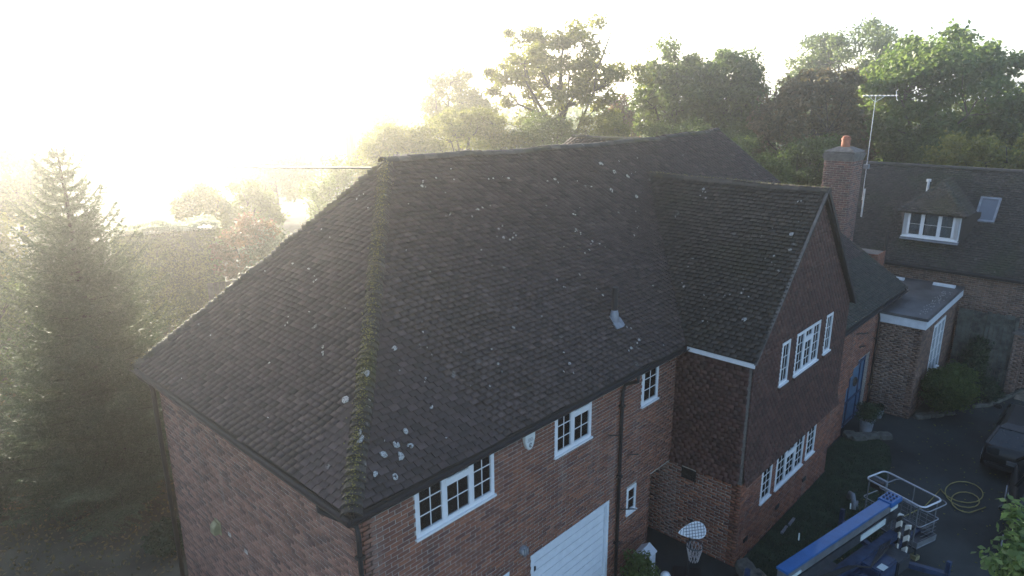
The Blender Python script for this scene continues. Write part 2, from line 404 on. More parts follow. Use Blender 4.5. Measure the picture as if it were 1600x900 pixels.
def courses(poly, holes, gauge, wid, joint, vstart=None, jit=0, minw=.03, phase=0):
    """cells (u0,u1,v0,v1,full) laid in courses, half bond, cut at edges and openings"""
    vs = [p[1] for p in poly]; v0, v1 = min(vs), max(vs); v = v0 if vstart is None else vstart; out = []; k = 0
    while v < v1-.01:
        vm = v+gauge*.5
        if vm > v0:
            iv = interval(poly, min(vm, v1-1e-4))
            for h in holes:
                if h[2]-gauge*.3 < vm < h[3]+gauge*.3:
                    nv = []
                    for a, b in iv:
                        if h[1] <= a or h[0] >= b: nv.append((a, b)); continue
                        if a < h[0]: nv.append((a, h[0]))
                        if b > h[1]: nv.append((h[1], b))
                    iv = nv
            off = phase+(wid/2 if k % 2 else 0)+(random.uniform(-jit, jit) if jit else 0)
            for a, b in iv:
                i0 = math.floor((a-off)/wid)
                x = off+i0*wid
                while x < b:
                    p, q = max(x+joint/2, a), min(x+wid-joint/2, b)
                    if q-p > minw: out.append((p, q, v, v+gauge, (q-p) > wid-joint-1e-4))
                    x += wid
        v += gauge; k += 1
    return np.array(out)

def frame3(o, u, v):
    o = np.array(o, float); u = np.array(u, float); u /= np.linalg.norm(u); v = np.array(v, float); v /= np.linalg.norm(v)
    return o, u, v, np.cross(u, v)

def cells_to_boxes(C, fr, wl, wh, th, lap=0):
    """C cells -> box corners; lower edge top at wl, upper edge top at wh, thickness th"""
    o, u, v, nn = fr; m = len(C)
    U0, U1, V0, V1 = C[:, 0], C[:, 1], C[:, 2], C[:, 3]+lap
    wl = np.broadcast_to(wl, m); wh = np.broadcast_to(wh, m)
    def P(U, V, W): return o+U[:, None]*u+V[:, None]*v+W[:, None]*nn
    V = np.stack([P(U0, V0, wl-th), P(U0, V1, wh-th), P(U1, V1, wh-th), P(U1, V0, wl-th), P(U0, V0, wl), P(U0, V1, wh), P(U1, V1, wh), P(U1, V0, wl)], 1)
    return V

def boxes_obj(name, Vs, mat, parent, kind='stuff'):
    V = np.concatenate([x.reshape(-1, 8, 3) for x in Vs]); m = len(V)
    F = (BOXF[None]+np.arange(m)[:, None, None]*8).reshape(-1, 4)
    o = quads(name, V.reshape(-1, 3), F, mat, parent)
    if kind: o['kind'] = kind
    return o

def proj(P):
    d = np.asarray(P)-np.array(CAMP); z = d@np.array(fw)
    return 800+FPX*(d@np.array(rt))/z, 450-FPX*(d@np.array(upv))/z, z

def split_near(V, full, count, facing):
    """which boxes show largest in the photograph"""
    c = V.mean(1); x, y, z = proj(c)
    ok = full & (x > 0) & (x < 1600) & (y > 0) & (y < 905) & (z > 0)
    score = np.where(ok, facing/z**2, -1)
    idx = np.argsort(-score)[:count]
    keep = np.zeros(len(V), bool); keep[idx] = True
    return keep & ok

def facing(V, nn):
    d = V.mean(1)-np.array(CAMP); L = np.linalg.norm(d, axis=1); return np.abs(d@nn)/L

# ------------------------------------------------------------------ roof
roof_deck = MB()
def deck(pts, th=.05):
    n = len(pts); P = sag(pts)
    a, b, c = [Vector(p) for p in P[:3]]; nn = (b-a).cross(c-a).normalized()
    if nn.z < 0: nn = -nn
    roof_deck.prism([Vector(p)-nn*.05 for p in P], -nn*th)
# deck strips follow the sag
def deck_slope(lo0, lo1, hi0, hi1, n=14):
    lo0, lo1, hi0, hi1 = map(np.array, (lo0, lo1, hi0, hi1))
    for i in range(n):
        for j in range(3):
            def pt(s, t): return (lo0*(1-s)+lo1*s)*(1-t)+(hi0*(1-s)+hi1*s)*t
            s0, s1, t0, t1 = i/n, (i+1)/n, j/3, (j+1)/3
            deck([pt(s0, t0), pt(s1, t0), pt(s1, t1), pt(s0, t1)])
deck_slope((0, 0, HE), (XE, 0, HE), (HX, D2, HR), (RX, D2, HR))
deck_slope((XE, 2*D2, HE), (0, 2*D2, HE), (RX, D2, HR), (HX, D2, HR))
for a, b, c in (((0, 2*D2, HE), (0, 0, HE), (HX, D2, HR)), ((XE, 0, HE), (XE, 2*D2, HE), (RX, D2, HR))):
    deck([a, b, c])
HB = 8.9; RWX, RWY = 15.0, 8.3                 # rear wing ridge
rw = (HB-HE)/SL
deck([(GL, 0, HE), (GL, -GP, HE), (GX, -GP, HG), (GX, YV, HG)])
deck([(GL+2*GW, -GP, HE), (GL+2*GW, 0, HE), (GX, YV, HG), (GX, -GP, HG)])
deck([(GL+2*GW, YC, ZC), (XE-YC*HX/D2, YC, ZC), (XE, 0, HE), (GL+2*GW, 0, HE)])
deck([(XE-YC*HX/D2, YC, ZC), (XE-YC*HX/D2, 2*D2, ZC), (XE, 2*D2, HE), (XE, 0, HE)])
yb = 2*D2-rw
deck([(RWX-rw, 12, HE), (RWX-rw, 2*D2, HE), (RWX, yb, HB), (RWX, RWY, HB)]); deck([(RWX+rw, 2*D2, HE), (RWX+rw, 12, HE), (RWX, RWY, HB), (RWX, yb, HB)])
deck([(RWX+rw, 12, HE), (RWX-rw, 12, HE), (RWX, RWY, HB)])
roof = roof_deck.build('roof', MT['deck'], house)
roof['label'] = 'steep hipped roof of small dark brown clay tiles with lichen and mossy hips'

LS = math.hypot(D2, HR-HE)
GA, TW = .1, .168
tiles = []      # (V, full, normal, material key)
def slope(o, u, v, poly, key='tile', vstart=None):
    fr = frame3(o, u, v); C = courses(poly, [], GA, TW, .018, vstart=vstart, jit=.012)
    m = len(C); wl_ = .034+.008*rng.random(m)+(rng.random(m) > .97)*.012
    V = cells_to_boxes(C, fr, wl_+.020, .002+.003*rng.random(m), .013, lap=.045)
    sh = (rng.random(m)-.5)*.014-(rng.random(m) > .985)*.03          # slipped a little down the slope
    V = V+sh[:, None, None]*fr[2]
    V = sag(V)
    tiles.append((V, C[:, 4] > .5, fr[3], key)); return fr
vf = (0, D2, HR-HE)
slope((0, 0, HE), (1, 0, 0), vf, [(0, 0), (XE, 0), (RX, LS), (HX, LS)])
LSc = -YC/D2*LS
slope((0, 0, HE), (1, 0, 0), vf, [(GL+2*GW-.02, -LSc), (XE-YC*HX/D2, -LSc), (XE, 0), (GL+2*GW-.02, 0)], 'tile_green')
vl = (HX, 0, HR-HE); LSl = math.hypot(HX, HR-HE)
slope((0, 2*D2, HE), (0, -1, 0), vl, [(0, 0), (2*D2, 0), (D2, LSl)])
vr = (-HX, 0, HR-HE)
slope((XE, 0, HE), (0, 1, 0), vr, [(0, 0), (2*D2, 0), (D2, LSl)])
slope((XE, 2*D2, HE), (-1, 0, 0), (0, -D2, HR-HE), [(0, 0), (XE, 0), (XE-HX, LS), (XE-RX, LS)])
vg = (GW, 0, HG-HE); LG = math.hypot(GW, HG-HE)
slope((GL, 0, HE), (0, -1, 0), vg, [(0, 0), (GP+.03, 0), (GP+.03, LG), (-YV, LG)], 'tile_gable')
slope((GL+2*GW, -GP, HE), (0, 1, 0), (-GW, 0, HG-HE), [(-.03, 0), (GP, 0), (GP+YV, LG), (-.03, LG)])
LB = math.hypot(rw, HB-HE)
slope((RWX-rw, 12, HE), (0, -1, 0), (rw, 0, HB-HE), [(0, 0), (12-2*D2, 0), (12-yb, LB), (12-RWY, LB)])

allV = np.concatenate([t[0] for t in tiles]); full = np.concatenate([t[1] for t in tiles])
fac = np.concatenate([facing(t[0], t[2]) for t in tiles])
nrm = np.concatenate([np.repeat(t[2][None], len(t[0]), 0) for t in tiles])
keyi = np.concatenate([np.full(len(t[0]), {'tile': 0, 'tile_green': 1, 'tile_gable': 2}[t[3]]) for t in tiles])
near = split_near(allV, full & (keyi == 0), 298, fac)
# individual tiles share one mesh per slope
protos = {}
for i in np.where(near)[0]:
    V = allV[i]; c = V.mean(0); k = tuple(np.round(nrm[i], 3))
    if k not in protos:
        me = bpy.data.meshes.new('tile'); me.from_pydata([tuple(p) for p in V-c], [], [tuple(f) for f in BOXF]); me.update(); me.materials.append(MT['tile']); protos[k] = me
    link('tile', protos[k], None, roof, c)
boxes_obj('tile', [allV[(~near) & (keyi == 0)]], MT['tile'], roof)
greenV = allV[keyi == 1]
boxes_obj('gable_tile', [allV[keyi == 2]], MT['tile_gable'], roof)

def bonnet_mesh(name, w, L, hgt, thick, seg=7, taper=.8):
    """arched tile, long axis +x, open below; wide end at x=0"""
    vs = []; fs = []
    for i, (x, k) in enumerate(((0, 1), (L, taper))):
        for r in (1, 1-thick/hgt*.9):
            for j in range(seg+1):
                a = PI*j/seg; vs.append((x, math.cos(a)*w/2*k*r, math.sin(a)*hgt*k*r))
    s = seg+1
    for j in range(seg):
        fs += [(j, j+1, 2*s+j+1, 2*s+j), (s+j+1, s+j, 3*s+j, 3*s+j+1), (j+1, j, s+j, s+j+1), (2*s+j, 2*s+j+1, 3*s+j+1, 3*s+j)]
    me = bpy.data.meshes.new(name); me.from_pydata(vs, [], fs); me.update()
    for p in me.polygons: p.use_smooth = False
    return me

def run_tiles(name, a, b, step, me, tilt, drop, jit=.012, upn=(0, 0, 1)):
    a = Vector(a); b = Vector(b); d = (b-a); L = d.length; d.normalize(); n = int(L/step)
    me.materials.append(MT['hip'])
    y = Vector(upn).cross(d).normalized(); z = d.cross(y)
    for i in range(n):
        p = a+d*(i*step); q = Vector(sag([p])[0])+z*(drop+random.uniform(-jit, jit)*.5)+y*random.uniform(-jit, jit)
        o = link(name, me, None, roof)
        m = Matrix((d, y, z)).transposed().to_4x4() @ Matrix.Rotation(tilt+random.uniform(-.05, .05), 4, 'Y') @ Matrix.Rotation(random.uniform(-.05, .05), 4, 'X')
        m.translation = q; o.matrix_world = m
bm1 = bonnet_mesh('hip_tile', .31, .18, .125, .03)
run_tiles('hip_tile', (0, 0, HE), (HX, D2, HR), .112, bm1, .34, -.03)
run_tiles('hip_tile', (0, 2*D2, HE), (HX, D2, HR), .112, bonnet_mesh('hip_tile', .26, .19, .12, .03), .34, -.03, .03)
run_tiles('hip_tile', (XE-YC*HX/D2, YC, ZC), (RX, D2, HR), .15, bonnet_mesh('hip_tile', .24, .2, .075, .02), .12, -.03)
rm = bonnet_mesh('ridge_tile', .25, .325, .10, .02, taper=.97)
run_tiles('ridge_tile', (HX-.1, D2, HR), (RX+.1, D2, HR), .32, rm, .015, -.02, .006)
run_tiles('ridge_tile', (GX, -GP-.03, HG), (GX, YV+.1, HG), .32, bonnet_mesh('ridge_tile', .25, .325, .10, .02, taper=.97), .015, -.02, .006)
run_tiles('ridge_tile', (RWX, RWY, HB), (RWX, yb, HB), .32, bonnet_mesh('ridge_tile', .25, .325, .10, .02, taper=.97), .015, -.02, .006)
boxes_obj('mossy_tile', [greenV], MT['tile_green'], roof)

# moss cushions along hips and in the valley
def moss(pts, spread, size, n, mat=None):
    pts = np.array(pts); t = rng.random(n); C = pts[0]+(pts[1]-pts[0])*t[:, None]
    return C+rng.normal(size=(n, 3))*np.array(spread)
mp = np.concatenate([sag(moss([(0, 0, HE), (HX, D2, HR)], (.055, .055, .014), .02, 2600))+[0, 0, .125],
                     sag(moss([(0, 2*D2, HE), (HX, D2, HR)], (.05, .05, .01), .02, 1500))+[0, 0, .07],
                     sag(moss([(GX, -GP, HG), (GX, YV, HG)], (.05, .03, .01), .02, 900))+[0, 0, .08]])
V, F = leaf_quads(mp, .014, up=1.2, aspect=.8)
MT['moss'] = leaf_mat('moss', [(0, (.07, .065, .02)), (.5, (.15, .135, .035)), (1, (.23, .21, .06))], trans=.15)
mo = quads('moss', V, F, MT['moss'], roof); mo['kind'] = 'stuff'

# pale lichen crusts lying on the tiles
def slope_pt(which, a, b, h=.05):
    if which == 'f': p = np.array([a, b/LS*D2, HE+b/LS*(HR-HE)]); nn = tiles[0][2]
    elif which == 'l': p = np.array([b/LSl*HX, a, HE+b/LSl*(HR-HE)]); nn = tiles[2][2]
    else: p = np.array([GL+b/LG*GW, a, HE+b/LG*(HG-HE)]); nn = tiles[5][2]
    return sag([p])[0]+nn*h, nn
LV, LFc = [], []
def crust(p, nn, r, ring, arc, a0, asp):
    nn = Vector(nn); x = nn.orthogonal().normalized(); x = Matrix.Rotation(random.uniform(0, 6), 3, nn) @ x; y = nn.cross(x)
    seg = max(4, int(10*arc)); b = len(LV); rin = r*ring
    for i in range(seg+1):
        a = a0+2*PI*arc*i/seg; k = r*random.uniform(.85, 1.15); kin = rin*random.uniform(.8, 1.2)
        for q, h in ((k, 0), (k, .012), (kin, .012), (kin, 0)):
            LV.append(Vector(p)+(x*math.cos(a)+y*math.sin(a)*asp)*q+nn*h)
    for i in range(seg):
        o = b+i*4; LFc.extend([(o, o+4, o+5, o+1), (o+1, o+5, o+6, o+2), (o+2, o+6, o+7, o+3)])
    LFc.extend([(b, b+1, b+2, b+3), (b+seg*4+3, b+seg*4+2, b+seg*4+1, b+seg*4)])
for i in range(110):
    s = random.random()
    if s < .6:
        b = random.uniform(.2, LS-.2); a = random.uniform(b/LS*HX+.2, 13.0)
        if a > GL+b/LS*D2-.2: a = random.uniform(b/LS*HX+.2, 8)
        p, nn = slope_pt('f', a, b)
    elif s < .85:
        b = random.uniform(.2, LSl-.5); a = random.uniform(b/LSl*D2+.2, 2*D2-b/LSl*D2-.2); p, nn = slope_pt('l', a, b)
    else:
        b = random.uniform(.3, LG-.3); a = random.uniform(-GP+.1, b/LG*YV*.8); p, nn = slope_pt('g', a, b)
    dist = (Vector(p)-CAMP).length
    for k in range(random.choice((1, 1, 1, 2, 3))):
        q = np.array(p)+rng.normal(size=3)*.09*(k > 0); q -= nn*np.dot(q-p, nn)
        crust(q, nn, random.uniform(.012, .034)*(.65+dist/42), random.choice((.05, .1, .3, .5)), random.choice((1, .5, .35, .3)), random.uniform(0, 6), random.uniform(.5, 1))
for wch, a, b, r in [('f', .62, .95, .05), ('f', .8, .55, .06), ('f', 1.0, .45, .085), ('f', 1.06, .62, .06), ('f', 1.25, .52, .05), ('f', .55, .35, .045), ('f', .8, .2, .05), ('f', 1.9, .95, .045), ('f', .95, 1.3, .05), ('f', 1.0, 1.38, .04), ('f', 1.3, .75, .05),
                     ('l', .55, .9, .09), ('l', .62, .98, .05), ('l', 1.15, 1.75, .09), ('l', 1.22, 1.8, .06), ('l', 1.3, 1.78, .05), ('l', 1.25, 1.3, .07), ('l', .9, 2.3, .05), ('g', -1.2, 3.2, .05), ('g', -1.3, 2.8, .05), ('g', -1.0, .9, .06), ('f', 9.6, 4.2, .07), ('f', 10.2, 4.7, .07), ('f', 10.6, 4.5, .06), ('f', 9.9, 5.0, .07), ('f', 10.4, 3.9, .06)]:
    p, nn = slope_pt(wch, a, b); crust(p, nn, r, random.choice((.05, .1, .4)), random.choice((1, .8, .5)), random.uniform(0, 6), .75)
LVn = np.array([tuple(v) for v in LV]); li = quads('lichen', LVn, np.array(LFc), MT['lichen'], roof); li['kind'] = 'stuff'

# flue pipe with lead flashing on the front slope
fp, nn = slope_pt('f', 6.92, 1.15, .03); fp = Vector(fp); nn = Vector(nn)
ve = MB().tube([fp-Vector((0, 0, .1)), fp+Vector((0, 0, .30)), fp+Vector((0, 0, .68))], .06, 12).build('vent_pipe', MT['black'], roof)
sv = Vector(vf).normalized()
fl = MB(); ms = Matrix((Vector((1, 0, 0)), sv, nn)).transposed().to_4x4(); ms.translation = fp
fl.box((-.12, -.22, .02), (.12, .10, .032), ms); fl.box((-.15, -.22, .012), (-.09, -.08, .045), ms); fl.box((.08, -.20, .012), (.15, .0, .042), ms)
fl.tube([fp+Vector((0, 0, -.05)), fp+Vector((0, 0, .12)), fp+Vector((0, 0, .20))], [.10, .085, .065], 12)
fl.build('lead_flashing', MT['lead'], roof)

# ------------------------------------------------------------------ walls
walls_V = []      # (V, full, normal, key)
def wall(o, u, poly, holes, key='brick', parent=None, depth=.22, name='wall', mort='mortar', phase=0, core=True):
    """mortar core (with openings) and its bricks"""
    fr = frame3(o, u, (0, 0, 1)); O, U, Vv, N = fr
    if core:
        us = sorted({p[0] for p in poly} | {h[0] for h in holes} | {h[1] for h in holes}); umin, umax = min(p[0] for p in poly), max(p[0] for p in poly)
        mb = MB()
        for a, b in zip(us[:-1], us[1:]):
            if b-a < 1e-4: continue
            um = (a+b)/2
            def top(x, hi=True):
                ys = []
                for i in range(len(poly)):
                    (x0, y0), (x1, y1) = poly[i], poly[(i+1) % len(poly)]
                    if abs(x1-x0) > 1e-6 and min(x0, x1)-1e-6 <= x <= max(x0, x1)+1e-6: ys.append(y0+(y1-y0)*(x-x0)/(x1-x0))
                return max(ys) if hi else min(ys)
            e = 1e-5
            ta, tb, ba, bb = top(a+e), top(b-e), top(a+e, False), top(b-e, False)
            hs = sorted([h for h in holes if h[0] <= um <= h[1]], key=lambda h: h[2])
            lo = (ba, bb); segs = []
            for h in hs: segs.append((lo, (h[2], h[2]))); lo = (h[3], h[3])
            segs.append((lo, (ta, tb)))
            for (la, lb), (ha, hb) in segs:
                if max(ha-la, hb-lb) < 1e-3: continue
                P = [O+U*a+Vv*la, O+U*b+Vv*lb, O+U*b+Vv*hb, O+U*a+Vv*ha]
                mb.prism([Vector(p) for p in P], Vector(-N*depth))
        w_ = mb.build(name, MT[mort], parent or house)
    else: w_ = None
    C = courses(poly, holes, .075, .225, .017, minw=.02, phase=phase); C[:, 3] -= .016
    m = len(C); pr = .006+.006*rng.random(m)
    V = cells_to_boxes(C, fr, pr, pr, .02)
    return w_, V, C[:, 4] > .5, N

WT = HE-.06
# front wall (y = WF) : openings
winA = (1.26, 2.92, 3.90, 4.82); winB = (4.48, 5.58, 3.92, 4.82); winC = (7.34, 7.98, 3.92, 4.82); winD = (6.93, 7.30, 1.50, 2.12)
gd1 = (3.84, 6.28, 0, 2.17); gd2 = (.82, 3.26, 0, 2.17)
porchh = (7.87, WFL, 0, 2.06)
fh = [winA, winB, winC, winD, gd1, gd2, porchh]
fw_poly = [(WL, 0), (WFL, 0), (WFL, WT), (WL, WT)]
bricks = []
w1, V, f_, N = wall((0, WF, 0), (1, 0, 0), fw_poly, fh, parent=house); bricks.append((V, f_, N))
# left end wall
w2, V, f_, N = wall((WL, WB, 0), (0, -1, 0), [(0, 0), (WB-WF, 0), (WB-WF, WT), (0, WT)], [], parent=house, phase=.06); bricks.append((V, f_, N))
# gable flank lower and recessed side-door passage
w3, V, f_, N = wall((WFL, 1.5, 0), (0, -1, 0), [(0, 0), (1.5-WG, 0), (1.5-WG, 2.15), (0, 2.15)], [(1.5-.02+.0, 1.5+.34-.0, 1.72, 1.98)], parent=house); bricks.append((V, f_, N))
# gable front lower
gwin = [(9.86, 10.42, 1.12, 2.03), (10.68, 12.36, 1.10, 2.03), (12.56, 13.16, 1.14, 2.03)]
w4, V, f_, N = wall((0, WG, 0), (1, 0, 0), [(WFL, 0), (14.32, 0), (14.32, 2.15), (WFL, 2.15)], gwin, parent=house); bricks.append((V, f_, N))
# porch wall beside the gable
arch = []
w5, V, f_, N = wall((0, -1.0, 0), (1, 0, 0), [(14.32, 0), (19.25, 0), (19.25, ZC+.02), (14.32, ZC+.02)], [(16.85, 18.85, 0, 1.55), (17.02, 18.85, 1.55, 1.85), (17.3, 18.85, 1.85, 2.07), (17.7, 18.85, 2.07, 2.22)], parent=house); bricks.append((V, f_, N))
# gable return, rear and far walls
w6, V, f_, N = wall((14.32, WG, 0), (0, 1, 0), [(0, 0), (.42, 0), (.42, 5.0), (0, 5.0)], [], parent=house); bricks.append((V, f_, N))
for o, u, L in (((XE-.28, WF, 0), (0, 1, 0), WB-WF), ((XE-.28, WB, 0), (-1, 0, 0), XE-.56)):
    wz, V, f_, N = wall(o, u, [(0, 0), (L, 0), (L, WT), (0, WT)], [], parent=house); bricks.append((V, f_, N))
wz, V, f_, N = wall((0, 1.5, 0), (1, 0, 0), [(7.5, 0), (WFL-.23, 0), (WFL-.23, 2.3), (7.5, 2.3)], [(7.75, 8.55, 0, 2.0)], parent=house); bricks.append((V, f_, N))
bV = np.concatenate([b[0] for b in bricks]); bfull = np.concatenate([b[1] for b in bricks]); bfac = np.concatenate([facing(b[0], b[2]) for b in bricks])
bnr = np.concatenate([np.full(len(b[0]), i) for i, b in enumerate(bricks)])
near = split_near(bV, bfull & (bnr < 2), 298, bfac)
protos = {}
for i in np.where(near)[0]:
    V = bV[i]; c = V.mean(0); k = int(bnr[i])
    if k not in protos:
        me = bpy.data.meshes.new('brick'); me.from_pydata([tuple(p) for p in V-c], [], [tuple(f) for f in BOXF]); me.update(); me.materials.append(MT['brick' if k == 0 else 'brick_veiled']); protos[k] = me
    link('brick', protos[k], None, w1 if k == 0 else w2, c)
boxes_obj('brick', [bV[(~near) & (bnr != 1)]], MT['brick'], w1)
boxes_obj('brick', [bV[(~near) & (bnr == 1)]], MT['brick_veiled'], w2)

# tile hanging on the gable
hung_core = MB()
gtop = lambda x: HE+(HG-HE)/GW*(GW-abs(x-GX))
hp = [(GL+.18, 2.12), (14.42, 2.12), (14.42, gtop(14.42)-.10), (GX, HG-.12), (GL+.18, gtop(GL+.18)-.10)]
ghol = [(10.14, 10.60, 4.0, 5.0), (10.96, 12.42, 3.98, 5.0), (12.80, 13.26, 4.0, 5.0)]
wh1, _, _, _ = wall((0, WG-.02, 0), (1, 0, 0), hp, ghol, parent=house, name='hung_wall', mort='mortar_dk', depth=.2)
HV = []
fr = frame3((0, WG-.03, 0), (1, 0, 0), (0, 0, 1))
for poly, fr, hol in ((hp, fr, ghol), ([(0, 2.12), (WF-WG-.03, 2.12), (WF-WG-.03, HE-.12), (0, HE-.12)], frame3((WFL-.06, WF, 0), (0, -1, 0), (0, 0, 1)), [])):
    C = courses(poly, hol, .1, .168, .004, jit=.01); m = len(C)
    kick = np.clip((2.55-C[:, 2])/.45, 0, 1)**2*.09
    kick2 = np.clip((2.55-C[:, 2]-.1)/.45, 0, 1)**2*.09
    HV.append(cells_to_boxes(C, fr, .030+.004*rng.random(m)+kick, .010+kick2, .012, lap=.02))
ht = boxes_obj('hung_tile', HV, MT['hung'], wh1)
MB().box((WFL-.07, WG+.02, 2.12), (WFL+.1, WF, HE-.1)).build('flank_backing', MT['mortar_dk'], wh1)

# soffits, fascias, bargeboards
tr = MB()
tr.box((.02, .02, HE-.16), (.05, 2*D2-.02, HE-.02)); tr.box((.05, .02, HE-.16), (GL-.02, .05, HE-.02))
tr.box((.05, .05, HE-.17), (WL, 2*D2, HE-.13)); tr.box((WL, .05, HE-.17), (GL, WF, HE-.13))
tr.build('fascia', MT['black'], house)
MB().box((.30, .06, HE-.19), (GL, .30, HE-.171)).build('soffit', MT['wood_lt'], house)
b2 = MB(); b2.box((GL+.02, -GP+.02, HE-.14), (GL+.05, -.02, HE-.04)); b2.build('gable_fascia', MT['white'], house)
bb = MB()
for s in (1,):
    p = Vector((GX, -GP-.015, HG-.09)); q = Vector((GX+s*(GW+.02), -GP-.015, HE-.10)); bb.bar(p, q, .03, .10)
bb.build('bargeboard', MT['black'], house)
b4 = MB(); p = Vector((GX, -GP-.01, HG-.04)); q = Vector((GL-.02, -GP-.01, HE-.04)); b4.bar(p, q, .05, .03)
b4.build('verge_mortar', MT['cement'], house)
MB().box((14.5, YC+.02, ZC-.14), (XE+.9, YC+.05, ZC-.01)).build('porch_fascia', MT['black'], house)

def gutter(name, a, b, r=.058):
    a = Vector(a); b = Vector(b); d = (b-a).normalized(); x = d.cross(Vector((0, 0, 1))).normalized(); n = 8
    vs = []; fs = []
    for c in (a, b):
        for rr in (r, r-.008):
            for k in range(n+1):
                an = PI+PI*k/n; vs.append(c+x*math.cos(an)*rr+Vector((0, 0, math.sin(an)*rr)))
    s = n+1
    for k in range(n): fs += [(k, k+1, 2*s+k+1, 2*s+k), (s+k+1, s+k, 3*s+k, 3*s+k+1)]
    for k in (0, n): fs.append((k, s+k, 3*s+k, 2*s+k))
    fs += [tuple(list(range(s))+list(range(2*s-1, s-1, -1))), tuple(list(range(2*s, 3*s))+list(range(4*s-1, 3*s-1, -1)))]
    return MB().add(vs, fs).build(name, MT['black'], house)
gutter('gutter', (-.06, -.06, HE-.05), (GL-.03, -.06, HE-.05)); gutter('gutter', (-.06, 2*D2+.05, HE-.05), (-.06, -.06, HE-.05))
gutter('gutter', (14.6, YC-.06, ZC-.05), (XE+1.1, YC-.06, ZC-.05))

def downpipe(pts, r=.036):
    o = MB().tube(pts, r, 10).build('downpipe', MT['black'], house, smooth=True)
    x, y, _ = pts[-1]
    for z in (4.2, 2.6, 1.0):
        if z < pts[-2][2] and y < 5: MB().box((x-.055, y-.05, z), (x+.055, y+.05, z+.05)).build('pipe_bracket', MT['black'], o)
    return o
downpipe([(6.62, -.06, HE-.10), (6.62, -.06, HE-.22), (6.60, .22, HE-.36), (6.55, .24, HE-.5), (6.55, .24, 0)])
downpipe([(-.06, .70, HE-.10), (-.06, .70, HE-.20), (.05, .55, HE-.28), (.18, .18, HE-.33), (.20, .18, HE-.5), (.20, .18, 0)])
downpipe([(-.05, 7.4, HE-.10), (.0, 7.42, HE-.22), (.14, 7.40, HE-.36), (.18, 7.40, HE-.5), (.18, 7.40, 0)], .045)
downpipe([(18.98, YC-.05, ZC-.08), (19.0, -1.05, ZC-.3), (19.05, -1.08, ZC-.5), (19.05, -1.08, 0)], .03)
MB().box((14.45, -1.12, .05), (14.75, -1.03, 2.0)).build('drain_cover_board', MT['wood'], house)

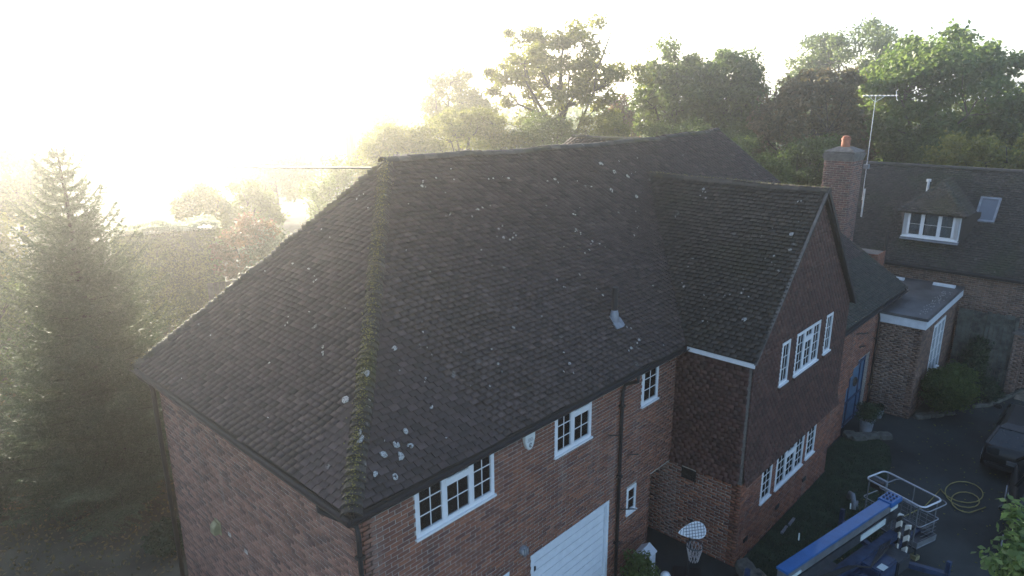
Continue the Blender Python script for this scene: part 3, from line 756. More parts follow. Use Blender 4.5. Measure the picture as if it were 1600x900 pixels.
# windows -----------------------------------------------------------------
def unit_pane():
    me = bpy.data.meshes.new('pane'); V = [(0, 0, 0), (0, .004, 0), (1, .004, 0), (1, 0, 0), (0, 0, 1), (0, .004, 1), (1, .004, 1), (1, 0, 1)]
    me.from_pydata(V, [], [tuple(f) for f in BOXF]); me.update(); me.materials.append(MT['glass']); return me
PANE = unit_pane()
def window(parent, o, rz, W, H, lights, sill=True, fr_w=.055, room=True, curtain=(), name='window', mat='white', bar=.015):
    """o = lower left corner on the wall face, x along the wall, -y outwards. lights: (width share, rows, cols, top share)"""
    root = empty(name, o, rz); root.parent = parent
    Mr = Matrix.Translation(o) @ Matrix.Rotation(rz, 4, 'Z')
    f = MB(); t = fr_w; d0, d1 = -.012, .06
    f.box((0, d0, 0), (W, d1, t)); f.box((0, d0, H-t), (W, d1, H)); f.box((0, d0, t), (t, d1, H-t)); f.box((W-t, d0, t), (W, d1, H-t))
    tot = sum(l[0] for l in lights); x = t; iw = W-2*t; bars = MB(); panes = []
    for i, (sh, rows, cols, tp) in enumerate(lights):
        lw = iw*sh/tot; x1 = x+lw
        if i < len(lights)-1: f.box((x1-t*.55, d0, t), (x1+t*.55, d1, H-t))
        a = x+(t*.55 if i else 0); b = x1-(t*.55 if i < len(lights)-1 else 0)
        s = .022
        lo, hi = t, H-t
        if tp:
            zt = hi-tp*(hi-lo); f.box((a, d0-.004, zt-.035), (b, d1, zt+.035)); reg = [(lo, zt-.035, rows, cols), (zt+.035, hi, 1, cols)]
        else: reg = [(lo, hi, rows, cols)]
        for z0, z1, rr, cc in reg:
            f.box((a, d0-.008, z0), (a+s, d1-.01, z1)); f.box((b-s, d0-.008, z0), (b, d1-.01, z1)); f.box((a+s, d0-.008, z0), (b-s, d1-.01, z0+s)); f.box((a+s, d0-.008, z1-s), (b-s, d1-.01, z1))
            a2, b2, z2, z3 = a+s, b-s, z0+s, z1-s
            for c in range(1, cc): xx = a2+(b2-a2)*c/cc; bars.box((xx-bar/2, -.004, z2), (xx+bar/2, .003, z3))
            for r_ in range(1, rr): zz = z2+(z3-z2)*r_/rr; bars.box((a2, -.006, zz-bar/2), (b2, .0028, zz+bar/2))
            for c in range(cc):
                for r_ in range(rr):
                    panes.append((a2+(b2-a2)*c/cc, z2+(z3-z2)*r_/rr, (b2-a2)/cc, (z3-z2)/rr))
        x = x1
    f.build('frame', MT[mat], root)
    if bars.v: bars.build('glazing_bar', MT[mat], root)
    for px, pz, pw, ph in panes:
        p = link('pane', PANE, None, root, (px, .004, pz)); p.scale = (pw, 1, ph)
    if sill: MB().box((-.02, -.05, -.035), (W+.02, .02, .0)).build('sill', MT[mat], root)
    if room:
        rb = MB(); dp = 1.2
        rb.add([(0, .21, 0), (W, .21, 0), (W, .21, H), (0, .21, H), (-.4, dp, -.6), (W+.4, dp, -.6), (W+.4, dp, H), (-.4, dp, H)], [(0, 1, 5, 4), (1, 2, 6, 5), (2, 3, 7, 6), (3, 0, 4, 7), (4, 5, 6, 7)])
        rv = MB(); rv.box((0, .061, -.002), (W, .21, .001)); rv.box((-.001, .061, 0), (.002, .21, H)); rv.box((W-.002, .061, 0), (W+.001, .21, H))
        rv.build('reveal', MT['white'], root)
        rb.build('dark_interior', MT['room'], root)
    for c0, c1 in curtain:
        cm = MB(); n = 14; vs = []
        for i in range(n+1):
            xx = c0+(c1-c0)*i/n; yy = .12+.02*math.sin(i*2.1)
            vs += [(xx, yy, .05), (xx, yy, H-.03), (xx, yy+.004, .05), (xx, yy+.004, H-.03)]
        cm.add(vs, [(4*i, 4*i+4, 4*i+5, 4*i+1) for i in range(n)]+[(4*i+2, 4*i+3, 4*i+7, 4*i+6) for i in range(n)])
        cm.build('curtain', MT['curtain'], root)
    return root
def wf(h): return (h[0], WF, h[2]), h[1]-h[0], h[3]-h[2]
o, W, H = wf(winA); window(house, o, 0, W, H, [(1, 3, 2, 0), (1.1, 2, 2, .24), (.9, 3, 2, 0)], curtain=[(1.2, 1.33)])
o, W, H = wf(winB); window(house, o, 0, W, H, [(1, 3, 2, 0), (1.15, 2, 2, .24)], curtain=[(.82, 1.03)])
o, W, H = wf(winC); window(house, o, 0, W, H, [(1, 3, 2, 0)], curtain=[(.36, .58)])
o, W, H = wf(winD); window(house, o, 0, W, H, [(1, 2, 1, 0)], fr_w=.04)
for i, h in enumerate(ghol):
    window(house, (h[0], WG-.045, h[2]), 0, h[1]-h[0], h[3]-h[2], [(1, 3, 2, 0)] if i != 1 else [(1, 4, 2, 0), (1.1, 3, 2, .25), (1, 4, 2, 0)], fr_w=.038, bar=.012)
for i, h in enumerate(gwin):
    window(house, (h[0], WG-.005, h[2]), 0, h[1]-h[0], h[3]-h[2], [(1, 4, 2, 0)] if i != 1 else [(1, 4, 2, 0), (1.1, 3, 2, .25), (1, 4, 2, 0)], fr_w=.038, bar=.012)
for h in fh[:3]+gwin: pass
# brick sills (tiles on edge) under the gable windows
for h in ghol: MB().box((h[0]-.04, WG-.13, h[2]-.09), (h[1]+.04, WG-.05, h[2]-.037)).build('tile_sill', MT['hung'], house)

# garage doors
def garage(h, handle):
    root = empty('garage_door', (h[0], WF, 0)); root.parent = house; W = h[1]-h[0]; H = h[3]
    f = MB(); t = .075; f.box((0, -.015, 0), (t, .09, H)); f.box((W-t, -.015, 0), (W, .09, H)); f.box((t, -.015, H-t), (W-t, .09, H)); f.build('frame', MT['white_door'], root)
    n = 11; ph = (H-t)/n
    for i in range(n):
        MB().box((t+.012, .045, i*ph+.006), (W-t-.012, .075, (i+1)*ph-.006)).build('panel', MT['white_door'], root)
    MB().box((t, .076, 0), (W-t, .09, H-t)).build('backing', MT['grey'], root)
    if handle: MB().box((t+.05, .02, H-.42), (t+.10, .045, H-.34)).build('lock', MT['black'], root)
    return root
garage(gd1, True); garage(gd2, False)
# side door in the passage and the blue front door
MB().box((7.75, 1.44, 0), (8.55, 1.5, 2.0)).build('side_door', MT['bluedoor'], house)
MB().box((7.64, .55, 2.07), (WFL, 1.5, 2.12)).build('passage_ceiling', MT['wood_lt'], house)
pd = empty('front_door', (16.90, -.88, 0)); pd.parent = house
MB().box((0, 0, 0), (1.9, .05, 2.35)).build('door_screen', MT['bluedoor'], pd)
fd = MB()
for x in (.55, 1.45, 1.86, .05): fd.box((x, -.03, 0), (x+.06, -.001, 2.3))
for z in (.1, .85, 1.95): fd.box((.11, -.028, z), (1.86, -.002, z+.07))
fd.build('door_rail', MT['blue_dk'], pd)
wr = MB(); wr.tube([(1.0+.13*math.cos(a), -.06, 1.45+.13*math.sin(a)) for a in np.linspace(0, 2*PI, 14)[:-1]], .03, 6, closed=True); wr.build('wreath', MT['bark'], pd)
wb = MB()
for x, z in ((17.0, 3.3), (17.6, 3.15), (17.5, 2.75)): wb.bar((x, -1.04, z), (x+.18, -1.14, z+.02), .03)
wb.build('wall_bracket', MT['black'], house)
# stone kerb at the porch
def stone(x, y, z, sx, sy, sz, rz=0):
    me = bpy.data.meshes.new('stone'); import bmesh
    bm = bmesh.new(); bmesh.ops.create_icosphere(bm, subdivisions=2, radius=1)
    for v in bm.verts:
        v.co *= 1+random.uniform(-.13, .13); v.co.x = max(-.75, min(.75, v.co.x)); v.co.y = max(-.75, min(.75, v.co.y)); v.co.z = max(-.6, min(.6, v.co.z))
        v.co = Vector((v.co.x*sx, v.co.y*sy, v.co.z*sz))
    bm.to_mesh(me); bm.free(); me.materials.append(MT['stone'])
    o = bpy.data.objects.new('edging_stone', me); COL.objects.link(o); o.location = (x, y, z); o.rotation_euler = (0, 0, rz); return o
for x, y, sz_, lb in ((17.0, -1.5, .35, 'long mossy edging stone right in front of the pot by the blue door'), (17.35, -1.75, .35, 'mossy edging stone in the middle of the row below the blue door'), (17.6, -2.05, .28, 'mossy edging stone at the drive end of the row below the blue door'), (16.95, -1.25, .25, 'small edging stone against the porch wall below the blue door')):
    tag(stone(x, y, .06, sz_, .22, .16, -.7), lb, 'stone', 'edging stones by the porch')
for x, y, sz_, lb in ((19.9, -2.55, .35, 'mossy edging stone touching the annexe corner'), (20.35, -2.85, .35, 'mossy edging stone in front of the middle of the annexe shrub'), (20.8, -3.1, .3, 'mossy edging stone at the outer end of the row before the annexe shrub')):
    tag(stone(x, y, .06, sz_, .18, .13, -.6), lb, 'stone', 'edging stones by the annexe shrub')
for x, y, lb in ((8.75, -1.75, 'rough stone tight against the gable corner brickwork'), (8.6, -2.1, 'rough stone on the lawn edge next to the blue boom end')):
    tag(stone(x, y, .1, .4, .25, .2, .9), lb, 'stone', 'stones at the gable corner')
for x, lb in ((10.7, 'pale edging strip on the lawn, the one nearer the gable corner'), (11.15, 'pale edging strip on the lawn, the one farther from the gable corner')): tag(MB().bar((x, -1.72, .03), (x+.36, -1.70, .03), .06, .05).build('path_edging', MT['lead']), lb, 'edging', 'edging strips on the lawn')

# vents, alarm, lamps
vn = MB(); vn.box((WFL-.025, -.34, 1.72), (WFL+.02, .02, 1.98))
vo = vn.build('air_vent', MT['black'], w3)
sl_ = MB()
for i in range(5): sl_.box((WFL-.04, -.32, 1.74+i*.05), (WFL-.026, .0, 1.76+i*.05))
sl_.build('louvre', MT['black'], vo)
MB().box((10.9, WG-.03, .45), (11.1, WG-.002, .55)).build('air_brick', MT['black'], w4)
MB().box((12.6, WG-.03, .45), (12.8, WG-.002, .55)).build('air_brick', MT['black'], w4)
MB().box((9.15, WG-.03, .45), (9.35, WG-.002, .55)).build('air_brick', MT['black'], w4)
al = empty('alarm_box', (3.74, WF-.012, 4.44), 0, 'white burglar alarm box high on the brick wall under the eave', 'alarm box')
am = MB(); prof = [(-.13, .30), (.13, .30), (.13, .16), (.075, .0), (.035, -.03), (-.035, -.03), (-.075, .0), (-.13, .16)]
am.prism([(x, 0, z) for x, z in prof], (0, -.07, 0)); am.build('case', MT['ivory'], al, bevel=.008)
# faint print and emblem on the alarm box
def text(body, size, loc, rot, mat, parent, name='lettering'):
    cu = bpy.data.curves.new(name, 'FONT'); cu.body = body; cu.size = size; cu.align_x = 'CENTER'; cu.extrude = .001
    o = bpy.data.objects.new(name, cu); COL.objects.link(o)
    dg = bpy.context.evaluated_depsgraph_get(); me = bpy.data.meshes.new_from_object(o.evaluated_get(dg)); bpy.data.objects.remove(o)
    me.materials.append(mat); r = link(name, me, None, parent, loc); r.rotation_euler = rot; return r
em = MB(); em.tube([(.03*math.cos(a), -.074, .055+.04*math.sin(a)) for a in np.linspace(.5, 5.6, 12)], .006, 5); em.bar((-.01, -.074, .03), (.02, -.074, .085), .008); em.build('emblem', MT['grey'], al)
ln = MB()
for i in range(3): ln.box((-.075+.01*i, -.0735, .13+i*.025), (.075-.01*i, -.0705, .137+i*.025))
ln.build('print_line', MT['grey'], al)
la = empty('bulkhead_lamp', (3.60, WF-.01, 2.44), 0, 'round white bulkhead lamp on the brick wall left of the white garage door', 'wall lamp')
lt = MB(); mx = Matrix.Rotation(PI/2, 4, 'X')
def disc(prof, n=16):
    m = MB(); m.lathe((0, 0, 0), prof, n); m.v = [tuple(mx @ Vector(p)) for p in m.v]; return m
disc([(.09, 0), (.09, .05), (.08, .07)]).build('rim', MT['lead'], la)
disc([(.078, .05), (.07, .085), (.05, .10), (.01, .105)]).build('diffuser', MT['curtain'], la, smooth=True)
rbm = MB()
for k in (-1, 0, 1): rbm.box((k*.045-.006, -.115, -.075), (k*.045+.006, -.07, .075))
rbm.build('guard', MT['lead'], la)
wlv = empty('yellow_wall_vent', (WL-.01, 5.2, 2.28), 0, 'small yellowed cowl vent sticking out of the hazy end wall', 'wall vent')
MB().prism([(0, -.09, -.1), (0, -.09, .12), (-.06, -.09, .14), (-.13, -.09, .06), (-.13, -.09, -.1)], (0, .18, 0)).build('cowl', MT['yellow'], wlv, bevel=.01)
MB().box((-.012, -.12, -.13), (0, .12, .16)).build('back_plate', MT['yellow'], wlv)
for y, z in ((4.7, 2.35), (4.05, 2.3)):
    MB().box((WL-.022, y-.05, z-.03), (WL-.012, y+.06, z+.05)).build('mortar_patch', MT['mortar'], w2)
wk = MB(); wk.bar((6.1, .24, 3.75), (6.3, .1, 3.72), .02); wk.bar((6.85, .24, 3.0), (7.05, .12, 2.98), .02); wk.bar((6.7, .28, 1.75), (6.95, .1, 1.72), .018); wk.bar((6.95, .1, 1.72), (7.1, .14, 1.62), .018)
wk.build('pipe_stub', MT['black'], house)

# ------------------------------------------------------------------ chimney stack on the far end (part of the house)
ch = empty('chimney', (21.35, 1.2, 0)); ch.parent = house
cx0, cx1, cy0, cy1 = -.62, .38, -.37, .57
cV = []
for o, u, L in (((cx0, cy1, 0), (0, -1, 0), cy1-cy0), ((cx0, cy0, 0), (1, 0, 0), cx1-cx0), ((cx1, cy0, 0), (0, 1, 0), cy1-cy0), ((cx1, cy1, 0), (-1, 0, 0), cx1-cx0)):
    C = courses([(0, 3.9), (L, 3.9), (L, 8.02), (0, 8.02)], [], .075, .225, .014, phase=random.random()*.1); C[:, 3] -= .012
    pr = .008+.008*rng.random(len(C)); cV.append(cells_to_boxes(C, frame3(o, u, (0, 0, 1)), pr, pr, .02))
MB().box((cx0, cy0, 0), (cx1, cy1, 8.02)).build('stack_core', MT['mortar'], ch)
cb = boxes_obj('brick', cV, MT['brick_old'], ch)
cc = MB()
for i, (e, z0, z1) in enumerate(((.02, 8.02, 8.1), (.04, 8.1, 8.18), (.06, 8.18, 8.25), (.03, 8.25, 8.31))): cc.box((cx0-e, cy0-e, z0+.001*i), (cx1+e, cy1+e, z1))
cc.build('corbel', MT['cement'], ch)
fl_ = MB(); fl_.add([(cx0-.05, cy0-.05, 8.33), (cx1+.05, cy0-.05, 8.33), (cx1+.05, cy1+.05, 8.33), (cx0-.05, cy1+.05, 8.33), (-.32, -.1, 8.47), (.1, -.1, 8.47), (.1, .3, 8.47), (-.32, .3, 8.47)], [(0, 1, 5, 4), (1, 2, 6, 5), (2, 3, 7, 6), (3, 0, 4, 7), (4, 5, 6, 7)])
fl_.build('flaunching', MT['cement'], ch)
MB().lathe((-.12, .1, 8.42), [(.15, 0), (.145, .08), (.135, .28), (.155, .29), (.155, .33), (.12, .34), (.12, .25)], 16).build('chimney_pot', MT['terracotta'], ch, smooth=False)
cp = MB(); cp.lathe((-.12, .1, 8.75), [(.12, 0), (.13, .03), (.09, .08), (.02, .10)], 12)
for a in range(6): cp.bar((-.12+.1*math.cos(a), .1+.1*math.sin(a), 8.73), (-.12+.13*math.cos(a), .1+.13*math.sin(a), 8.83), .02)
cp.build('pot_cowl', MT['terracotta'], ch)
# stepped brick shoulder beside the stack
sb = MB(); sb.box((21.2, -.2, 3.7), (22.1, .8, 4.85))
sho = sb.build('chimney_shoulder', MT['mortar_dk'], house)
sV = []
for o, u, L, z0, z1 in (((21.2, .8, 0), (0, -1, 0), 1.0, 3.7, 4.85), ((21.2, -.2, 0), (1, 0, 0), .9, 3.7, 4.85)):
    C = courses([(0, z0), (L, z0), (L, z1), (0, z1)], [], .075, .225, .012); C[:, 3] -= .012; sV.append(cells_to_boxes(C, frame3(o, u, (0, 0, 1)), .01, .01, .02))
boxes_obj('brick', sV, MT['brick'], sho)

# tv aerial on the chimney
ae = empty('tv_aerial', (21.95, .75, 6.0), 0, 'tall thin television aerial on a pole strapped beside the brick chimney', 'aerial')
MB().tube([(0, 0, .6), (0, 0, 4.15)], .012, 8).build('mast', MT['galv'], ae)
MB().tube([(0.01, -.04, .0), (0.01, -.04, 1.0)], .03, 8).build('cable_conduit', MT['galv'], ae)
bo = MB(); bo.bar((-.15, .35, 4.15), (.35, -.55, 4.15), .02); bo.bar((-.1, .2, 4.14), (.0, .0, 3.95), .012); bo.bar((.12, -.25, 4.14), (.0, .0, 3.95), .012); bo.build('boom', MT['galv'], ae)
el = MB()
for i in range(9):
    t = i/8; x = -.15+.5*t; y = .35-.9*t; el.bar((x-.14, y-.08, 4.17), (x+.14, y+.08, 4.17), .008)
el.tube([(.3, -.62, 4.0), (.42, -.55, 4.02), (.42, -.5, 4.3), (.3, -.58, 4.35)], .010, 5)
el.build('element', MT['galv'], ae)
br_ = MB(); br_.bar((-.30, -.1, 2.0), (.02, 0, 2.0), .03); br_.bar((-.30, -.1, 1.55), (.02, 0, 1.55), .03); br_.box((-.08, -.08, 1.7), (.08, .08, 1.85)); br_.build('bracket', MT['lead'], ae)

# ------------------------------------------------------------------ flat roofed annexe
ax0, ax1, ay0, ay1 = 19.47, 24.45, -2.25, -1.02
an = empty('brick_annexe', (ax0, ay0, 0), 0, 'small flat roofed brick annexe with a white fascia beside the porch', 'annexe')
def loc_wall(parent, o, u, L, H, holes, key, name='wall', mort='mortar', z0=0):
    fr = frame3(o, u, (0, 0, 1)); O, U, Vv, N = fr
    mb = MB(); us = sorted({0, L}|{h[0] for h in holes}|{h[1] for h in holes})
    for a, b in zip(us[:-1], us[1:]):
        um = (a+b)/2; lo = z0
        for h in sorted([h for h in holes if h[0] <= um <= h[1]], key=lambda h: h[2]):
            if h[2]-lo > .001: mb.prism([Vector(O+U*a+Vv*lo), Vector(O+U*b+Vv*lo), Vector(O+U*b+Vv*h[2]), Vector(O+U*a+Vv*h[2])], Vector(-N*.2))
            lo = h[3]
        mb.prism([Vector(O+U*a+Vv*lo), Vector(O+U*b+Vv*lo), Vector(O+U*b+Vv*H), Vector(O+U*a+Vv*H)], Vector(-N*.2))
    wo = mb.build(name, MT[mort], parent)
    C = courses([(0, z0), (L, z0), (L, H), (0, H)], holes, .075, .225, .011, minw=.02); C[:, 3] -= .011
    pr = .006+.006*rng.random(len(C)); b = boxes_obj('brick', [cells_to_boxes(C, fr, pr, pr, .02)], MT[key], wo); return wo
aL = ax1-ax0; aw = (1.55, 3.15, .95, 2.80)
loc_wall(an, (0, 1.23, 0), (0, -1, 0), 1.23, 3.12, [], 'brick_pale')
loc_wall(an, (0, 0, 0), (1, 0, 0), aL, 3.12, [aw], 'brick_pale')
window(an, (aw[0], -.005, aw[2]), 0, aw[1]-aw[0], aw[3]-aw[2], [(1, 4, 2, 0), (1, 4, 2, 0), (1, 4, 2, 0)], fr_w=.05)
e = .1
MB().box((-e, -e, 3.12), (aL+.02, 1.3, 3.40)).build('fascia', MT['fascia'], an)
MB().box((-e-.02, -e-.02, 3.40), (aL+.02, 1.6, 3.45)).build('roof_edge', MT['lead'], an)
MB().box((-e+.02, -e+.02, 3.45), (aL, 3.4, 3.475)).build('felt_roof', MT['felt'], an)
MB().box((1.0, 1.3, 3.0), (aL, 3.4, 3.45)).build('roof_back', MT['deck'], an)
tk = MB(); tk.box((-.13, -.13, 3.40), (aL, -.10, 3.49)); tk.box((-.13, -.10, 3.40), (-.10, 1.3, 3.49)); tk.build('edge_trim', MT['felt'], an)
MB().box((4.4, 1.75, 3.476), (4.55, 2.6, 3.56)).build('flashing_strip', MT['fascia'], an); MB().box((4.45, .1, 3.476), (4.6, .8, 3.56)).build('flashing_strip', MT['fascia'], an)
gv = MB(); gg = rng.random((60, 2))
for a, b in gg: gv.box((.3+a*3.5, .0+b*.35, 3.476), (.3+a*3.5+.03, .0+b*.35+.03, 3.49))
gv.build('lichen_spot', MT['lichen'], an)['kind'] = 'stuff'

# ------------------------------------------------------------------ neighbour house
nx, nz = 24.3, 4.05
nh = empty('dormer_house', (nx, -6, 0), 0, 'low brick house behind the annexe with a mossy roof and a white dormer', 'house')
NL, NRX, NRZ = 15.0, 3.1, 3.35   # runs in +y .. -y
y1, y0 = 9.0, -9.0
mb = MB(); mb.prism([(0, y0, nz), (0, y1, nz), (NRX, y1, nz+NRZ), (NRX, y0, nz+NRZ)], (.04, 0, -.05)); mb.prism([(2*NRX, y0, nz), (2*NRX, y1, nz), (NRX, y1, nz+NRZ), (NRX, y0, nz+NRZ)], (-.04, 0, -.05))
for v in (y0+.1, y1-.1): mb.prism([(.3, v, 0), (2*NRX-.3, v, 0), (2*NRX-.3, v, nz), (NRX, v, nz+NRZ-.1), (.3, v, nz)], (0, .05, 0))
nroof = mb.build('roof', MT['deck'], nh)
LN = math.hypot(NRX, NRZ)
fr = frame3((0, y1, nz), (0, -1, 0), (NRX, 0, NRZ))
skyl = (9.0-(-2.4+6)-.0, 0, 0, 0)
C = courses([(0, 0), (y1-y0, 0), (y1-y0, LN), (0, LN)], [], .1, .168, .006, jit=.012); m = len(C)
V = cells_to_boxes(C, fr, .034+.01*rng.random(m), .008, .014, lap=.03)
yy = V.mean(1)[:, 1]+(-6); ok = yy > -7.5
boxes_obj('tile', [V[ok]], MT['tile_far'], nroof)
me = bonnet_mesh('ridge_tile', .26, .33, .10, .02, taper=.97); me.materials.append(MT['tile_far'])
for i in range(44):
    o = link('ridge_tile', me, None, nroof, (NRX, y1-.4-i*.33, nz+NRZ-.02)); o.rotation_euler = (0, 0, -PI/2)
nwall = loc_wall(nh, (.35, y1, 0), (0, -1, 0), y1-y0, nz-.05, [], 'brick_pale')
MB().box((.05, y0, nz-.16), (.08, y1, nz-.02)).build('fascia', MT['black'], nh)
MB().tube([(-.02, y0, nz-.05), (-.02, y1, nz-.05)], .055, 8).build('gutter', MT['black'], nh)
MB().tube([(-.1, 6.35, nz-.1), (-.1, 6.35, nz+.9), (-.1, 6.35, nz+1.15)], .06, 8).build('soil_pipe', MT['black'], nh)
# dormer (local y = world y + 6)
dx = -.55
dm = empty('dormer', (0, 0, 0)); dm.parent = nh
dx0 = .35; dy1, dy0, dz0, dz1 = 5.98, 4.16, nz+.98, nz+1.95
window(dm, (dx0, dy1-.0, dz0), -PI/2, dy1-dy0, dz1-dz0, [(.001, 1, 1, 0), (1, 2, 1, 0), (1, 2, 1, 0), (1, 2, 1, 0), (.001, 1, 1, 0)], sill=True, fr_w=.07, curtain=[(.2, .65), (.7, 1.1), (1.2, 1.6)])
for a_ in (dy0, dy1-.22): MB().box((dx0-.02, a_, dz0), (dx0-.005, a_+.22, dz1)).build('white_panel', MT['white'], dm)
dk = MB(); dk.prism([(dx0+.06, dy0, dz0), (dx0+.06, dy0, dz1), (dx0+1.6, dy0, dz1)], (0, .03, 0)); dk.prism([(dx0+.06, dy1-.03, dz0), (dx0+.06, dy1-.03, dz1), (dx0+1.6, dy1-.03, dz1)], (0, .03, 0)); dk.build('cheek', MT['lead'], dm)
MB().prism([(dx0-.08, dy0-.05, dz0-.12), (dx0-.08, dy1+.05, dz0-.12), (dx0+.1, dy1+.05, dz0-.03), (dx0+.1, dy0-.05, dz0-.03)], (0, 0, .02)).build('lead_apron', MT['lead'], dm)
# hipped dormer roof
ym = (dy0+dy1)/2; zr = dz1+1.02; ev = .22
A = (dx0-ev, dy0-ev, dz1-.03); B = (dx0-ev, dy1+ev, dz1-.03); Cc = (dx0+1.05, ym, zr); Bk0 = (dx0+2.6, dy0-ev, dz1-.03); Bk1 = (dx0+2.6, dy1+ev, dz1-.03); Rk = (dx0+2.6, ym, zr)
rd = MB(); rd.add([A, B, Cc, Bk0, Bk1, Rk], [(0, 1, 2), (0, 2, 5, 3), (1, 4, 5, 2)]); rd.box((dx0-ev+.02, dy0-ev+.02, dz1-.08), (dx0+1.5, dy1+ev-.02, dz1-.031)); drf = rd.build('dormer_roof', MT['deck'], dm)
dV = []
def tri_slope(a, b, poly3):
    a = np.array(a); b = np.array(b); u = b-a; L = np.linalg.norm(u); u /= L; q = np.array(poly3[0])-a
    v = q-u*(q@u); v /= np.linalg.norm(v)
    P = [(0, 0), (L, 0)]+[((np.array(p)-a)@u, (np.array(p)-a)@v) for p in poly3]
    fr = frame3(a, u, v)
    C = courses(P, [], .1, .168, .006, jit=.01); m = len(C); dV.append(cells_to_boxes(C, fr, .034+.008*rng.random(m), .01, .014, lap=.03))
tri_slope(B, A, [Cc]); tri_slope(A, Bk0, [Rk, Cc]); tri_slope(Bk1, B, [Cc, Rk])
boxes_obj('tile', dV, MT['tile_far2'], drf)
hm = bonnet_mesh('hip_tile', .22, .2, .07, .02); hm.materials.append(MT['tile_far'])
for s0 in (A, B):
    p = Vector(s0); q = Vector(Cc); d = (q-p).normalized(); L = (q-p).length
    y_ = Vector((0, 0, 1)).cross(d).normalized(); z_ = d.cross(y_)
    for i in range(int(L/.17)):
        o = link('hip_tile', hm, None, drf); m_ = Matrix((d, y_, z_)).transposed().to_4x4() @ Matrix.Rotation(.15, 4, 'Y'); m_.translation = p+d*i*.17-z_*.01; o.matrix_basis = m_
# rooflight
def nslope(y, s): return Vector((0, y, nz))+Vector((NRX, 0, NRZ)).normalized()*s
rl = empty('rooflight', (0, 0, 0)); rl.parent = nh
ns = Vector((-NRZ, 0, NRX)).normalized(); us = Vector((NRX, 0, NRZ)).normalized()
ml = Matrix((Vector((0, -1, 0)), us, ns)).transposed().to_4x4(); ml.translation = nslope(3.95, 2.15)
fr_ = MB(); fr_.box((0, 0, .0), (.07, 1.1, .1), ml); fr_.box((.58, 0, .0), (.65, 1.1, .1), ml); fr_.box((.07, 0, .0), (.58, .08, .1), ml); fr_.box((.07, 1.02, .0), (.58, 1.1, .1), ml); fr_.build('frame', MT['lead'], rl)
MB().box((.07, .08, .05), (.58, 1.02, .07), ml).build('pane', plain('rooflight_glass', (.12, .14, .17), .15, var=.05), rl)
p = nslope(5.75, 3.2); rv = MB(); rv.tube([p, p+Vector((0, 0, .55))], .05, 8); rv.tube([p+Vector((0, 0, .5)), p+Vector((0, 0, .6))], .085, 10); rv.build('roof_vent', MT['white'], nh)

# ------------------------------------------------------------------ fence and gate pier at the end of the drive
fe = empty('board_fence', (24.1, -2.4, 0), 0, 'tall weathered board fence with trellis between the annexe and the gateway', 'fence')
n = 13
for i in range(n):
    y = -.02-i*.135; MB().box((0, y-.125, .1+random.uniform(-.02, .02)), (.022+random.uniform(0, .01), y, 2.78+random.uniform(-.05, .05))).build('board', MT['wood'], fe)
tl = MB()
for z in (2.35, 2.5, 2.65, 1.5, .8): tl.box((-.035, -1.78, z), (-.002, 0, z+.035))
tl.build('rail', MT['wood'], fe)
for y in (-.06, -.95, -1.78): MB().box((-.06, y, 0), (-.036, y+.08, 2.8)).build('post', MT['wood'], fe)
gp = empty('brick_gate_pier', (24.0, -4.42, 0), 0, 'narrow brick pier with a stone cap at the gateway edge', 'gate pier')
for o, u in (((0, .3, 0), (0, -1, 0)), ((0, 0, 0), (1, 0, 0))): loc_wall(gp, o, u, .3, 2.2, [], 'brick_pale')
MB().box((-.06, -.06, 2.2), (.36, .36, 2.28)).build('cap', MT['cement'], gp); MB().box((0, .0, 2.28), (.3, .3, 2.34)).build('cap_top', MT['cement'], gp)
lwall = empty('pale_garden_wall', (27.5, -7.6, 0), 0, 'pale brick garden wall seen through the gateway', 'wall')
loc_wall(lwall, (0, 3.2, 0), (0, -1, 0), 3.4, 2.0, [], 'brick_pale')
MB().box((-.05, -.25, 2.0), (.25, 3.25, 2.07)).build('coping', MT['cement'], lwall)
pv = MB()
pv.box((23.6, -5.6, .012), (25.2, -4.5, .05)); tag(pv.build('paving', MT['wood_lt']), kind='structure')

# ------------------------------------------------------------------ trees
def smooth_dir_noise(D, k):
    """lumpy factor by direction"""
    f = np.zeros(len(D))
    for a, ph, am in k: f += am*np.sin(D@a+ph)
    return f

